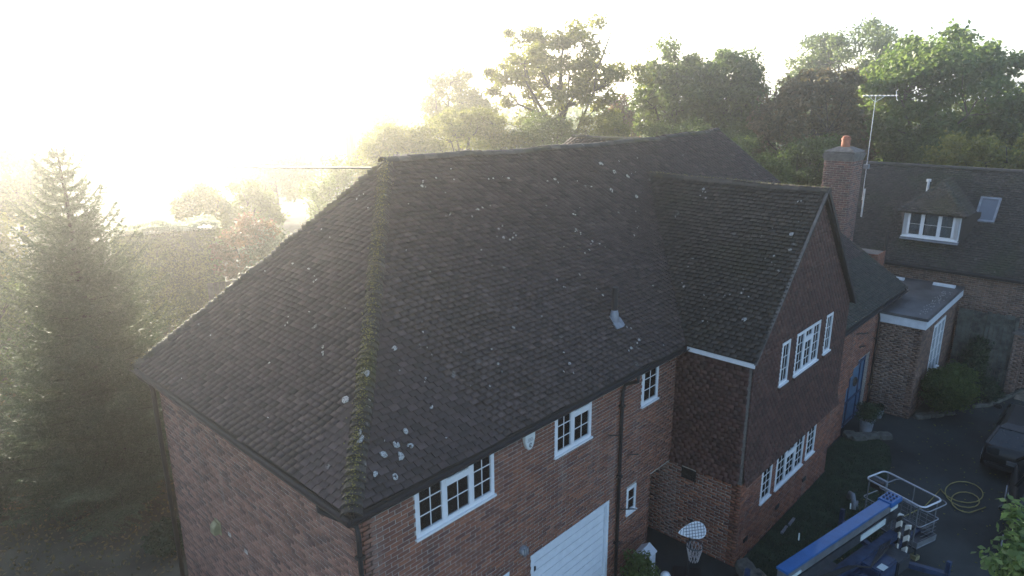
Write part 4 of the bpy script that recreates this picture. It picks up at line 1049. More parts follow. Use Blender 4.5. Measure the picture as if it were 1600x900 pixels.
def tree(name, x, y, ztop, w, h, mat, label, group, clumps=60, cr=.16, leaves=220, ls=.10, tr=.22, bark='bark', limbs=7, flat=.75, z0=0, lean=(0, 0), seed=0, depth=None, hollow=.55, cat='tree', flatc=.7, lump=.10, twigs=0):
    rs = np.random.RandomState(seed+int(abs(x*7+y*3)))
    root = empty(name, (x, y, z0), 0, label, cat, group)
    cz = ztop-h/2-z0; Rw = w/2; Rd = (depth or w)/2; Rh = h/2
    ks = [(rs.normal(size=3)*2.6, rs.rand()*6, lump) for _ in range(4)]
    P = []; tries = 0; sep = cr*w*.42
    while len(P) < clumps and tries < clumps*60:
        tries += 1
        d = rs.normal(size=3); d /= np.linalg.norm(d)
        r = (hollow+(1-hollow)*rs.rand()**.6)*(1-cr*.8)*(1+smooth_dir_noise(d[None], ks)[0])
        q = np.array([d[0]*Rw*r, d[1]*Rd*r, d[2]*Rh*r])
        if d[2] < -.55 and rs.rand() < .6: continue
        if all(np.linalg.norm((q-p)*[1, 1, 1.3]) > sep for p in P): P.append(q)
        elif tries % 25 == 0: sep *= .95
    P = np.array(P)+[lean[0], lean[1], cz]
    # trunk and limbs
    tb = MB(); th = max(.5, cz-Rh*.35)
    tp = [Vector((lean[0]*t*.6+.12*math.sin(3*t+seed), lean[1]*t*.6+.1*math.sin(4*t), cz*1.1*t)) for t in np.linspace(0, 1, 7)]
    tb.tube(tp, [tr*(1.25-.2*i/1) if i == 0 else tr*(1-.11*i) for i in range(7)], 8)
    att = [tp[i].lerp(tp[i+1], .5) for i in range(2, 6)]+[tp[6]]
    limbpts = list(att); limb_r = [tr*.45]*len(att)
    for i in range(limbs):
        a = 2*PI*(i+rs.rand()*.6)/limbs; s = tp[2].lerp(tp[5], rs.rand()); e = Vector((lean[0]+math.cos(a)*Rw*.62, lean[1]+math.sin(a)*Rd*.62, cz+Rh*rs.uniform(-.35, .7)))
        pts = [s]
        for t in (.3, .55, .8, 1): pts.append(s.lerp(e, t)+Vector((rs.normal()*.12*Rw*.4, rs.normal()*.12*Rw*.4, math.sin(PI*t)*-.10*Rh+rs.normal()*.03*Rh)))
        tb.tube(pts, [tr*.42, tr*.34, tr*.26, tr*.18, tr*.10], 6)
        limbpts += pts[1:]; limb_r += [tr*.3, tr*.22, tr*.16, tr*.1]
    LP = np.array([tuple(p) for p in limbpts])
    for p in P:
        dd = np.linalg.norm(LP-p, axis=1)+(LP[:, 2] > p[2])*Rh*.6; j = int(np.argmin(dd)); s = Vector(LP[j]); e = Vector(p)
        m_ = s.lerp(e, .5)+Vector((rs.normal()*.05*w*.3, rs.normal()*.05*w*.3, -.06*dd[j]))
        r0 = min(limb_r[j], tr*.2); tb.tube([s, m_, e], [r0*.8, r0*.5, r0*.22], 5, cap=False)
        for _ in range(twigs):
            q = e+Vector(rs.normal(size=3))*cr*Rw*.6; tb.tube([m_.lerp(e, .5), q], [r0*.3, r0*.1], 4, cap=False)
    tb.build('trunk', MT[bark], root, smooth=True)
    # foliage: many small leaves round the twigs of each clump
    n = int(leaves)
    K = len(P); rad = cr*w*.5*(.7+.6*rs.rand(K))
    D = rs.normal(size=(K*n, 3)); D /= np.linalg.norm(D, axis=1)[:, None]
    rr = (.3+.7*np.sqrt(rs.rand(K*n)))*(1+.12*rs.normal(size=K*n))
    kk = np.repeat(np.arange(K), n)
    lumpf = 1+.28*np.sin(D@np.array([4.1, 2.2, 3.3])+kk*1.7)+.18*np.sin(D@np.array([-6.1, 5.2, 1.3])+kk*2.9)
    C = P[kk]+D*(rad[kk]*rr*lumpf)[:, None]*[1, 1, flatc]
    V, F = leaf_quads(C, ls, up=.35, N0=D*.6)
    quads('crown', V, F, LF[mat], root)
    return root

BT = 'tall trees behind the house'
tree('broadleaf_tree', 30.5, 21.6, 15.0, 10.0, 7.8, 'yellow', 'tall open crowned tree showing its limbs above the main ridge', BT, clumps=105, cr=.125, leaves=150, ls=.13, tr=.34, limbs=9, hollow=.35, twigs=2, lump=.12, seed=1, flatc=.65)
tree('broadleaf_tree', 36.8, 17.2, 14.0, 6.2, 9.5, 'mid', 'dense dark green tree directly above the right end of the main ridge, its left dome', BT, clumps=90, cr=.24, leaves=240, ls=.135, tr=.3, seed=2)
tree('broadleaf_tree', 39.0, 14.7, 13.8, 6.2, 9.0, 'dark', 'dense dark green tree whose right dome stands beside a gap of bright sky', BT, clumps=90, cr=.24, leaves=240, ls=.135, tr=.3, seed=3)
tree('broadleaf_tree', 36.9, 8.3, 12.3, 6.6, 9.6, 'brown', 'broad tree with russet tinted leaves left of the television aerial', BT, clumps=130, cr=.17, leaves=220, ls=.13, tr=.35, seed=4)
tree('broadleaf_tree', 67, 17.6, 17.0, 12.0, 12, 'mid', 'hazy pale tree rising farthest back behind the russet one', BT, clumps=110, cr=.17, leaves=200, ls=.17, tr=.4, seed=5)
tree('broadleaf_tree', 40.7, 3.2, 14.0, 9.4, 9.8, 'bright', 'big light green tree with visible trunk above the neighbouring roof', BT, clumps=140, cr=.17, leaves=230, ls=.15, tr=.4, seed=6, bark='bark_lt')
tree('broadleaf_tree', 40.5, -2.2, 11.6, 5.5, 7.5, 'mid', 'green tree half cut off by the right edge of the picture', BT, clumps=70, cr=.22, leaves=240, ls=.11, tr=.25, seed=7)
tree('broadleaf_tree', 32.6, -1.0, 8.9, 4.4, 4.6, 'yellow', 'rounded yellow green tree close behind the far end of the neighbouring roof', BT, clumps=60, cr=.24, leaves=240, ls=.09, tr=.15, seed=8)
tree('broadleaf_tree', 33.6, -3.6, 8.8, 4.0, 4.4, 'bright', 'small bright green tree at the far right edge over the neighbouring roof', BT, clumps=50, cr=.26, leaves=220, ls=.09, tr=.15, seed=9)
tree('broadleaf_tree', 36.4, 37.5, 12.8, 7.4, 8.5, 'yellow', 'sunlit hazy round tree left of the open crowned tree', BT, clumps=80, cr=.2, leaves=200, ls=.13, tr=.3, seed=10)
tree('broadleaf_tree', 24.2, 23.6, 10.1, 7.0, 6.2, 'yellow', 'wide layered yellow green tree above the middle of the main ridge', BT, clumps=110, cr=.17, leaves=230, ls=.085, tr=.22, seed=11, flatc=.5)
tree('broadleaf_tree', 22.0, 27.6, 9.0, 5.4, 5.4, 'yellow', 'golden green shrubby tree at the left foot of the layered tree', BT, clumps=80, cr=.2, leaves=220, ls=.085, tr=.2, seed=12)
tree('broadleaf_tree', 41.5, 24.5, 10.5, 3.6, 5, 'red', 'small dusky pink tree in the gap between the open tree and the dense pair', BT, clumps=40, cr=.28, leaves=220, ls=.1, tr=.15, seed=13)
SH = 'garden shrubs and small trees behind the main ridge'
for i, (x, y, z, w_, h_, m_, lb) in enumerate([
    (26.5, 19.6, 9.6, 4.6, 4.2, 'mid', 'mid green shrub low under the open crowned tree'),
    (29.5, 17.5, 9.4, 4.4, 4.2, 'yellow', 'yellowish shrub just left of the dense dark tree base'),
    (31.4, 13.6, 9.1, 4.6, 5.2, 'dark', 'dark shrub behind the right end of the main ridge'),
    (29.0, 9.6, 8.5, 4.2, 4.6, 'mid', 'bushy green tree just right of the ridge end'),
    (27.2, 6.6, 8.1, 3.2, 4.6, 'mid', 'speckled green shrub close left of the brick chimney'),
    (32.4, 6.6, 8.6, 4.6, 4.6, 'dark', 'dark green mass behind the brick chimney'),
    (36.8, 2.6, 8.5, 3.4, 3.0, 'dark', 'dark low shrub between the aerial and the neighbouring ridge'),
    (35.5, 11.5, 9.0, 4.8, 5, 'dark', 'dark shrub below the russet tinted tree')]):
    tree('garden_tree', x, y, z, w_, h_, m_, lb, SH, clumps=50, cr=.26, leaves=230, ls=.075, tr=.12, seed=20+i)
HZ = 'hazy trees and shrubs in the gardens to the left'
for i, (x, y, z, w_, h_, m_, ls_, lb) in enumerate([
    (43.1, 58.0, 9.2, 8.5, 7.5, 'mid', .16, 'very faint hazy tree behind the far chimney and roof'),
    (20.2, 31.2, 6.4, 7.2, 5.4, 'mid', .10, 'wide hazy shrub tree just left of the main hip apex'),
    (14.4, 31.5, 6.0, 4.2, 5.0, 'mid', .10, 'rounded hazy tree behind the pink tinted shrub'),
    (9.9, 22.3, 5.7, 3.3, 4.4, 'red', .08, 'pink tinted autumn shrub tree right of the clipped hedge'),
    (11.6, 31.8, 5.9, 3.2, 4.4, 'yellow', .09, 'thin pale green tree rising behind the clipped hedge'),
    (10.2, 19.4, 4.9, 3.9, 3.6, 'silver', .07, 'silvery leaved shrub close beside the left hip of the roof'),
    (17.2, 24.5, 5.2, 4.0, 4.0, 'mid', .08, 'hazy shrub tucked against the upper left hip'),
    (4.4, 37.3, 8.2, 5.0, 5.8, 'dark', .12, 'tall hazy tree cut by the left edge behind the spruce'),
    (-.2, 30.0, 6.6, 6.0, 5.5, 'yellow', .10, 'broad hazy shrub tree at the left edge beside the spruce top'),
    (-.9, 22.0, 5.4, 5.4, 5.0, 'dark', .08, 'dark hazy bush at the left edge below the broad shrub tree'),
    (4.2, 29.2, 4.9, 3.0, 3.4, 'silver', .08, 'faint pale bush behind the left end of the clipped hedge'),
    (25.8, 50.0, 6.2, 8.0, 5.2, 'mid', .16, 'faint far tree left of the far chimney'),
    (-2.6, 17.6, 3.6, 3.6, 3.2, 'mid', .07, 'low shadowed bush at the left edge beside the spruce foot'),
    (-2.6, 13.2, 1.7, 2.6, 1.7, 'shade', .06, 'small olive bush in the bottom left corner'),
    (.4, 8.7, .6, 1.2, .6, 'shade', .045, 'low pale plant at the foot of the end wall')]):
    tree('garden_tree' if z > 2 else 'low_bush', x, y, z, w_, h_, m_, lb, HZ, clumps=46, cr=.26, leaves=220, ls=ls_, tr=.06+.012*z, seed=40+i, cat='tree' if z > 2 else 'bush')
# tree close to the camera, bottom right
tree('garden_tree', 5.5, -7.15, 6.0, 2.6, 3.6, 'lime', 'bright green feathery leaved tree top in the bottom right corner', None, clumps=90, cr=.2, leaves=170, ls=.055, tr=.08, seed=77)
# shrub before the annexe
tree('annexe_shrub', 20.75, -2.95, 1.75, 1.9, 1.6, 'dark', 'dark rounded shrub growing against the annexe window wall', None, clumps=60, cr=.3, leaves=260, ls=.04, tr=.05, seed=78, cat='shrub')
tree('climber', 23.85, -3.2, 1.9, 1.7, 1.9, 'shade', 'dark climber sprawling over the lower half of the board fence', None, clumps=50, cr=.3, leaves=200, ls=.045, tr=.04, seed=79, depth=.4, cat='climber')
tree('low_bush', 23.0, -3.4, .55, 2.0, .6, 'shade', 'low dark planting at the foot of the board fence', None, clumps=40, cr=.3, leaves=160, ls=.04, tr=.03, seed=80, cat='bush')

# spruce
def spruce(x, y, H, Rb):
    root = empty('spruce_tree', (x, y, 0), 0, 'tall spruce with upswept branch tips beside the left corner of the house', 'tree')
    rs = np.random.RandomState(3)
    tb = MB(); tb.tube([(0, 0, 0), (.03, 0, H*.3), (-.02, .02, H*.6), (.02, 0, H*.85), (0, 0, H)], [.2, .15, .1, .045, .012], 8); tb.build('trunk', MT['bark'], root, smooth=True)
    br = MB(); NC = []; ND = []
    z = .5
    while z < H-.12:
        f = 1-z/H; L = (Rb*(f**.85)*1.0+.12)*(1+.12*math.sin(z*5.3)+.08*math.sin(z*11)); nb = 9 if z < H*.85 else 7
        a0 = rs.rand()*6
        for i in range(nb):
            if rs.rand() < .05: continue
            a = a0+2*PI*(i+rs.rand()*.5)/nb; l = L*rs.uniform(.5, 1.15)
            if rs.rand() < .07: l *= 1.25
            rise = .35+.5*(z/H)
            def bp(t): return np.array([math.cos(a)*l*t, math.sin(a)*l*t, z+l*(rise*t*t*.9-.22*t*(1-z/H*1.2))])
            pts = [bp(t) for t in (0, .35, .7, 1)]
            br.tube(pts, [.015+.01*f, .009, .005, .002], 4, cap=False)
            m = max(5, int(l*13))
            for k in range(m):
                t = .12+.88*(k+rs.rand())/m; p = bp(t); tl = l*.36*(1.10-t)*rs.uniform(.6, 1.2)+.06
                for s in (-1, 1):
                    ang = a+s*(.75+rs.rand()*.3); q = p+np.array([math.cos(ang)*tl, math.sin(ang)*tl, tl*rs.uniform(-.25, .25)])
                    c = max(3, int(tl/.022)); tt = rs.rand(c, 1); NC.append(p+(q-p)*tt); ND.append(np.repeat((q-p)[None]/np.linalg.norm(q-p), c, 0))
            c = int(l/.008); tt = rs.rand(c); NC.append(np.array([bp(t) for t in tt])); dd = bp(1)-bp(.6); ND.append(np.repeat(dd[None]/np.linalg.norm(dd), c, 0))
        z += .14+.13*rs.rand()*(1-f*.6)
    br.build('branch', MT['bark'], root)['kind'] = 'stuff'
    C = np.concatenate(NC); Dv = np.concatenate(ND); n = len(C)
    A = Dv+rs.normal(size=(n, 3))*.55; A /= np.linalg.norm(A, axis=1)[:, None]; B = np.cross(A, rs.normal(size=(n, 3))); B /= np.linalg.norm(B, axis=1)[:, None]
    s = (.04+.035*rs.rand(n))[:, None]; C = C+rs.normal(size=(n, 3))*.012
    V = np.stack([C-A*s*.4-B*.009, C+A*s-B*.004, C+A*s+B*.004, C-A*s*.4+B*.009], 1).reshape(-1, 3)
    quads('needles', V, np.arange(n*4).reshape(-1, 4), LF['spruce'], root)
    return n
NSP = spruce(.45, 12.3, 9.2, 3.3)

# clipped hedge, sunlight on its top painted in as pale leaves
def hedge(a, b, dep, H, mat, label, n=26000, ls=.06):
    a = np.array(a); b = np.array(b); d = b-a; L = np.linalg.norm(d); rz = math.atan2(d[1], d[0])
    root = empty('clipped_hedge', (a[0], a[1], 0), rz, label, 'hedge')
    c = MB(); c.box((.12, .12, 0), (L-.12, dep-.12, H-.15)); c.build('hedge_core', LF['shade'], root)
    P = rng.random((n, 3))*[L, dep, H]; s = rng.random(n)
    face = np.where(s < .38, 0, np.where(s < .5, 1, np.where(s < .8, 2, 3)))
    P[face == 0, 1] = 0; P[face == 1, 0] = L; P[face == 2, 2] = H; P[face == 3, 0] = 0
    nz = .10*np.sin(P[:, 0]*3.1+P[:, 2]*2)+.07*np.sin(P[:, 1]*5+P[:, 0]*1.7)+rng.normal(size=n)*.05
    P[:, 1] += np.where(face == 0, -nz, 0); P[:, 0] += np.where(face == 1, nz, np.where(face == 3, -nz, 0)); P[:, 2] += np.where(face == 2, nz+.06*rng.random(n), 0)
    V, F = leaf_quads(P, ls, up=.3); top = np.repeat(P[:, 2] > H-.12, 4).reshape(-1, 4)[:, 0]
    tf = top; quads('foliage', V, F[~tf], LF[mat], root); quads('lit_top_leaves', V, F[tf], LF['hedge_lit'], root)
hedge((5.3, 25.8), (9.1, 24.2), 1.8, 4.55, 'mid', 'tall square clipped hedge with a top coloured pale as if sunlit in the haze')
hedge((-9, 34), (5.0, 31), 1.5, 3.2, 'dark', 'long low hazy hedge running behind the spruce', n=18000, ls=.1)

# ground cover left of the house
Gp = pts_in_poly([(-9, 4), (-.2, 7.7), (6, 9), (14, 17), (10, 26), (-8, 26)], 30000)
z = .02+.12*rng.random(len(Gp))*(1+np.sin(Gp[:, 0]*1.3)*np.sin(Gp[:, 1]*1.1))
V, F = leaf_quads(np.c_[Gp, z], .05, up=.4); tag(quads('ground_cover', V, F, LF['brown']), 'low straggling plants covering the shadowed soil left of the house', 'ground cover', kind='stuff')
# far wood closing the horizon
cs = []
for i in range(260):
    a = R(5+85*i/260+rng.normal()*.3)-.2; d = rng.uniform(105, 150); c = np.array([CAMP.x+d*math.cos(a+.05), CAMP.y+d*math.sin(a+.05), rng.uniform(2.5, 5.5)]); cs.append(c)
cs = np.array(cs); n = 210; D = rng.normal(size=(260*n, 3)); D /= np.linalg.norm(D, axis=1)[:, None]
C = np.repeat(cs, n, 0)+D*(.5+.5*rng.random(260*n))[:, None]*[3.6, 3.6, 4.2]; C[:, 2] = np.maximum(C[:, 2], .1)
V, F = leaf_quads(C, .38, up=.3); tag(quads('distant_wood', V, F, LF['dark']), 'far off wood fading into the bright haze along the horizon', 'wood', kind='stuff')

# ------------------------------------------------------------------ far houses
def small_house(x, y, rz, W, D_, he, hr, label, chim, wall_m='brick_pale', winrow=()):
    h = empty('far_house', (x, y, 0), rz, label, 'house')
    m = MB(); m.box((0, 0, 0), (W, D_, he)); m.prism([(.02, 0, he), (.02, D_, he), (.02, D_/2, hr-.1)], (.1, 0, 0)); m.prism([(W-.12, 0, he), (W-.12, D_, he), (W-.12, D_/2, hr-.1)], (.1, 0, 0)); m.build('wall', MT[wall_m], h)
    rf = MB()
    for s in (0, 1):
        y0_, y1_ = (-.3, D_/2) if s == 0 else (D_+.3, D_/2)
        rf.prism([(-.3, y0_, he-.1), (W+.3, y0_, he-.1), (W+.3, y1_, hr), (-.3, y1_, hr)], (0, 0, .12+.002*s))
    ro = rf.build('roof', MT['tile_far'], h)
    if chim:
        cx, cy, s, zt = chim; c = MB(); c.box((cx-s/2, cy-s/2, he), (cx+s/2, cy+s/2, zt)); c.box((cx-s/2-.06, cy-s/2-.06, zt), (cx+s/2+.06, cy+s/2+.06, zt+.15)); co = c.build('chimney', MT['brick'], ro)
        MB().lathe((cx, cy, zt+.15), [(.14, 0), (.12, .4)], 10).build('chimney_pot', MT['terracotta'], co)
    for (a, b, c_, d_) in winrow:
        f = MB(); f.box((a, -.03, b), (a+c_, .02, b+d_)); fo = f.build('window', MT['white'], h)
        k = max(1, int(c_/.5))
        for i in range(k): MB().box((a+.05+(c_-.05)*i/k, -.04, b+.06), (a+(c_-.05)*(i+1)/k, -.031, b+d_-.06)).build('pane', MT['carglass'], fo)
    return h
small_house(30.6, 45.2, -.75, 8, 6, 3.2, 5.3, 'faint hazy house with a tall chimney left of the main ridge', (-.4, 2.6, .7, 6.7))
small_house(44.5, 7.9, -1.35, 5.0, 5, 4.9, 6.9, 'dark roofed house glimpsed between the trunks above the neighbouring ridge', None, winrow=[(1.0, 5.0, 2.2, .0+.9)] and [(1.2, 3.9, 2.4, .8)])
# red and white blossom glimpsed by the aerial
tree('flowering_bush', 41.2, 6.5, 7.3, 1.7, 1.2, 'red', 'pinkish white flowering bush glimpsed right of the aerial pole', None, clumps=18, cr=.4, leaves=70, ls=.07, tr=.05, seed=90, cat='bush')
# hazy garden fence and glasshouse top
ff = empty('low_garden_fence', (7.4, 21.9, 0), -.42, 'low garden fence catching light beside the left hip', 'fence')
for i in range(14): MB().box((i*.24, 0, 0), (i*.24+.225, .03, 2.6+random.uniform(-.03, .03))).build('board', MT['wood'], ff)
# overhead cable
cpts = []
a, b = Vector((3.75, 4.2, 8.95)), Vector((19, 112, 2.6))
for t in np.linspace(0, 1, 20): cpts.append(a.lerp(b, t)+Vector((0, 0, -1.6*4*t*(1-t)*.3)))
tag(MB().tube(cpts, .022, 5).build('overhead_cable', MT['black']), 'thin overhead cable running from the hip apex into the bright haze', 'cable')

# ------------------------------------------------------------------ basketball hoop
bh = empty('basketball_stand', (7.5, -1.0, 0), -1.0, 'small basketball stand with a white backboard in the corner by the flank wall', 'basketball stand')
MB().tube([(0, .28, 0), (0, .28, 1.5)], .03, 10).build('pole', MT['black'], bh)
tilt = Matrix.Translation((0, 0, 1.42)) @ Matrix.Rotation(R(-48), 4, 'X') @ Matrix.Rotation(R(-14), 4, 'Y') @ Matrix.Scale(.88, 4)
bp_ = []
for a in np.linspace(0, 2*PI, 28)[:-1]:
    r = 1-.25*math.cos(a-.0)*0; bp_.append((.33*math.cos(a), 0, .21*math.sin(a)*(1+.55*math.cos(a))/1.15))
bd = MB(); bd.prism([tilt @ Vector(p) for p in bp_], tilt.to_3x3() @ Vector((0, .02, 0))); bd.build('backboard', MT['white'], bh)
gr_ = MB()
for i in range(-4, 5):
    x = i*.07; zz = .175*math.sqrt(max(0, 1-(x/.33)**2))*(1+.5*x/.33); gr_.bar(tilt @ Vector((x-.03, -.006, -zz)), tilt @ Vector((x+.03, -.006, zz)), .010, .006)
for i in range(-2, 3):
    z_ = i*.07; xx = .31*math.sqrt(max(0, 1-(z_/.26)**2)); gr_.bar(tilt @ Vector((-xx*.62, -.008, z_)), tilt @ Vector((xx, -.008, z_)), .010, .006)
gr_.build('board_print', MT['grey'], bh)
rim_c = Vector((.05, -.22, 1.22)); RR = .17
MB().tube([(rim_c.x+RR*math.cos(a), rim_c.y+RR*math.sin(a), rim_c.z) for a in np.linspace(0, 2*PI, 21)[:-1]], .010, 6, closed=True).build('rim', MT['steel_dk'], bh)
nt = MB(); K = 12
for k in range(K):
    for s in (-1, 1):
        pts = []
        for t in np.linspace(0, 1, 5):
            a = 2*PI*(k+s*t*1.5)/K; r = RR*(1-.45*t); pts.append((rim_c.x+r*math.cos(a), rim_c.y+r*math.sin(a), rim_c.z-.36*t))
        nt.tube(pts, .006, 4, cap=False)
nt.build('net', MT['net'], bh)
MB().box((-.3, .1, 0), (.3, .55, .12)).build('base', MT['black'], bh, bevel=.02)
# white box and plant by the garage
wbx = empty('white_storage_box', (7.1, -.12, 0), .1, 'white box with a pitched lid beside the downpipe by the brick wall', 'box')
MB().box((-.22, -.17, 0), (.22, .17, .62)).build('body', MT['white_door'], wbx, bevel=.01)
MB().prism([(-.24, -.19, .621), (.24, -.19, .621), (.24, .19, .621), (-.24, .19, .621)], (0, 0, .02)).prism([(-.24, -.19, .642), (-.24, .19, .642), (-.24, .0, .78)], (.48, 0, 0)).build('lid', MT['white_door'], wbx)
pt = empty('potted_shrub', (6.55, -.35, 0), 0, 'dark leaved shrub in a pot against the downpipe', 'potted plant')
def pot(parent, r, h, mat='clay_pot', soil=True):
    MB().lathe((0, 0, 0), [(r*.7, 0), (r, h), (r*1.08, h), (r*1.08, h-.04+.06), (r*.9, h+.02), (r*.88, h-.03)], 16).build('pot', MT[mat], parent)
pot(pt, .2, .32)
def leafball(parent, cz, r, mat, n, ls, rz=1.0, long=False):
    D = rng.normal(size=(n, 3)); D /= np.linalg.norm(D, axis=1)[:, None]; C = D*(r*(.4+.6*rng.random(n))*(1+.25*np.sin(D[:, 0]*5+D[:, 2]*4)))[:, None]*[1, 1, rz]+[0, 0, cz]
    V, F = leaf_quads(C, ls, up=.3, aspect=.28 if long else .5, N0=D*.4); quads('foliage', V, F, LF[mat], parent)
leafball(pt, .72, .36, 'dark', 1500, .055, 1.1, True)
st = MB()
for i in range(7): a = i*.9; st.tube([(0, 0, .3), (.1*math.cos(a), .1*math.sin(a), .6), (.22*math.cos(a), .22*math.sin(a), .9)], [.012, .009, .004], 5)
st.build('stem', MT['bark'], pt)
gb = empty('round_white_lamp', (6.95, -.75, 0), 0, 'small white globe on a short post beside the potted shrub', 'garden lamp')
MB().tube([(0, 0, 0), (0, 0, .35)], .025, 8).build('post', MT['black'], gb)
MB().lathe((0, 0, .35), [(.03, 0), (.08, .03), (.11, .10), (.11, .14), (.08, .2), (.02, .23)], 14).build('globe', MT['white'], gb, smooth=True)
# pots at the porch
p1 = empty('potted_shrub', (17.45, -1.55, 0), 0, 'round dark bush in a tall grey pot in front of the blue porch door', 'potted plant'); pot(p1, .22, .5)
leafball(p1, .78, .36, 'shade', 1600, .035, .9)
p2 = empty('potted_shrub', (18.95, -1.5, 0), 0, 'small plant in a little grey pot against the annexe wall', 'potted plant'); pot(p2, .13, .26); leafball(p2, .38, .17, 'shade', 500, .03, .9)
# bin and dark shapes at the left wall
lb1 = empty('compost_heap_cover', (-.3, 5.85, 0), 0, 'dark rounded cover slumped against the foot of the end wall', 'cover')
m = MB(); m.lathe((0, 0, 0), [(.5, 0), (.52, .45), (.42, .8), (.2, .98), (.03, 1.0)], 12); m.build('sheet', MT['grey'], lb1, smooth=True)
# ------------------------------------------------------------------ boom lift on a trailer
bl = empty('boom_lift', (9.6, -3.7, 0), math.atan2(-.85, 4.3), 'blue trailer mounted boom lift with a galvanised cage parked on the lawn edge', 'boom lift')
# local x along the boom, cage at +x
def lbx(name, a, b, mat, bevel=.008): return MB().box(a, b).build(name, MT[mat], bl, bevel=bevel)
# upper boom: top face at 1.75
ub = MB(); ub.box((-2.55, .055, 1.70), (1.65, .295, 1.75)); o_ = ub.build('upper_boom', MT['blue'], bl, bevel=.006)
lbx('boom_web', (-2.5, .06, 1.52), (1.6, .29, 1.699), 'grey', .004)
eb = MB(); eb.box((1.20, .02, 1.66), (1.68, .33, 1.775)); eb.build('boom_head', MT['blue'], bl, bevel=.015)
bt = MB()
for x in (1.32, 1.44, 1.56):
    for y in (.10, .18, .26): bt.lathe((x, y, 1.775), [(.025, 0), (.025, .03)], 8)
bt.build('bolt', MT['blue_dk'], bl)['kind'] = 'stuff'
lbx('lower_boom', (-2.2, .07, 1.24), (1.7, .28, 1.46), 'steel_dk')
MB().box((.1, .048, 1.30), (1.1, .066, 1.44)).build('label_strip', MT['label'], o_)
MB().box((1.25, .040, 1.55), (1.55, .056, 1.62)).build('label_strip', MT['label'], o_)
MB().box((-2.45, .040, 1.56), (-2.1, .056, 1.62)).build('label_strip', MT['label'], o_)
lbx('chassis', (-1.9, -.35, .42), (1.2, -.2, .58), 'blue_dk'); lbx('chassis', (-1.9, .25, .42), (1.2, .40, .58), 'blue_dk')
lbx('turntable', (-1.2, -.3, .60), (-.3, .4, .80), 'steel_dk', .02); lbx('control_box', (-.2, -.55, .6), (.5, -.1, 1.05), 'blue_dk', .03)
lbx('motor_cover', (-1.7, -.75, .62), (-.5, -.32, 1.1), 'blue_dk', .05); lbx('battery_box', (.6, -.55, .58), (1.1, -.05, .9), 'steel_dk', .02)
lbx('middle_boom', (-1.9, -.16, .95), (1.3, .02, 1.12), 'blue_dk', .012)
lbx('middle_boom', (-1.6, -.18, .72), (1.2, .02, .90), 'blue_dk', .012)
ml_ = MB(); ml_.box((-2.45, .03, .5), (-2.2, .32, 1.5)); ml_.build('mast', MT['blue_dk'], bl, bevel=.015)
for y in (-1.0, .85):
    wh = MB(); wh.tube([(-.4, y-.09, .32), (-.4, y+.09, .32)], .32, 18); wo = wh.build('wheel', MT['rubber'], bl, smooth=False, bevel=.03)
    MB().tube([(-.4, y-.1, .32), (-.4, y+.1, .32)], .17, 14).build('rim', MT['galv'], wo)
MB().tube([(-.4, -1.0, .32), (-.4, .85, .32)], .035, 8).build('axle', MT['steel_dk'], bl)
for sx, sy in ((-1.7, -1), (1.15, -1), (-1.7, 1), (1.15, 1)):
    x1 = sx*1.25; y1_ = sy*1.15
    lg = MB(); lg.bar((sx, sy*.28, .55), (x1, y1_, .62), .11, .11); lg.bar((x1, y1_, .05), (x1, y1_, .95), .08, .08); l_ = lg.build('outrigger', MT['blue_dk'], bl)
    MB().lathe((x1, y1_, 0), [(.16, 0), (.16, .03), (.05, .05)], 12).build('foot_plate', MT['steel_dk'], l_)
MB().bar((1.25, -.35, .5), (1.25, -.35, 1.45), .09, .09).build('hazard_post', MT['hazard'], bl); MB().bar((1.42, -.1, .45), (1.42, -.1, 1.5), .09, .09).build('hazard_post', MT['hazard'], bl)
dbx = MB(); dbx.bar((1.2, .0, .5), (2.9, -.0, .5), .09); dbx.bar((2.9, 0, .5), (2.9, 0, .15), .05); dbx.build('drawbar', MT['blue_dk'], bl)
hs = MB()
for k in range(4): hs.tube([(-1.5+.1*k, .1-.06*k, 1.1), (-.9, -.25-.05*k, 1.35+.03*k), (-.2, -.35, 1.05), (.5, -.2-.04*k, 1.18), (1.3, -.05, .9+.04*k), (1.9, .1, 1.1)], .014, 6)
hs.build('hydraulic_hose', MT['black'], bl)
MB().tube([(-1.5, .5, 1.75), (-1.49, .51, 1.9)], .014, 6).build('marker_pin', MT['label'], bl); MB().tube([(.35, .47, 1.75), (.35, .48, 1.88)], .014, 6).build('marker_pin', MT['label'], bl)
lbx('number_plate', (-.1, -.56, 1.051), (.1, -.42, 1.06), 'label', 0)
# cage, local axes: c along x, long side in y
cg = empty('cage', (2.14, .65, 0)); cg.parent = bl; cg.rotation_euler = (0, 0, -.14)
cw, cl_, zf, zt_ = .78, 1.42, .45, 1.52
def rr_rect(x0, x1, y0_, y1_, z, r=.12, n=4):
    p = []
    for cx_, cy_, a0 in ((x1-r, y1_-r, 0), (x0+r, y1_-r, PI/2), (x0+r, y0_+r, PI), (x1-r, y0_+r, 1.5*PI)):
        for k in range(n+1): a = a0+PI/2*k/n; p.append((cx_+r*math.cos(a), cy_+r*math.sin(a), z))
    return p
X0, X1, Y0, Y1 = 0, cw-.08, -.95, .45
MB().tube(rr_rect(X0, X1, Y0, Y1, zt_), .021, 8, closed=True).build('top_rail', MT['galv'], cg, smooth=True)
MB().tube(rr_rect(X0+.02, X1+.10, Y0-.08, Y1-.3, zt_-.07),   .013, 8, closed=True).build('hand_rail', MT['lead'], cg, smooth=True)
MB().tube(rr_rect(X0, X1, Y0, Y1, (zf+zt_)/2+.05, .05), .012, 6, closed=True).build('mid_rail', MT['lead'], cg)
MB().tube(rr_rect(X0, X1, Y0, Y1, zf+.05, .05), .014, 6, closed=True).build('bottom_rail', MT['lead'], cg)
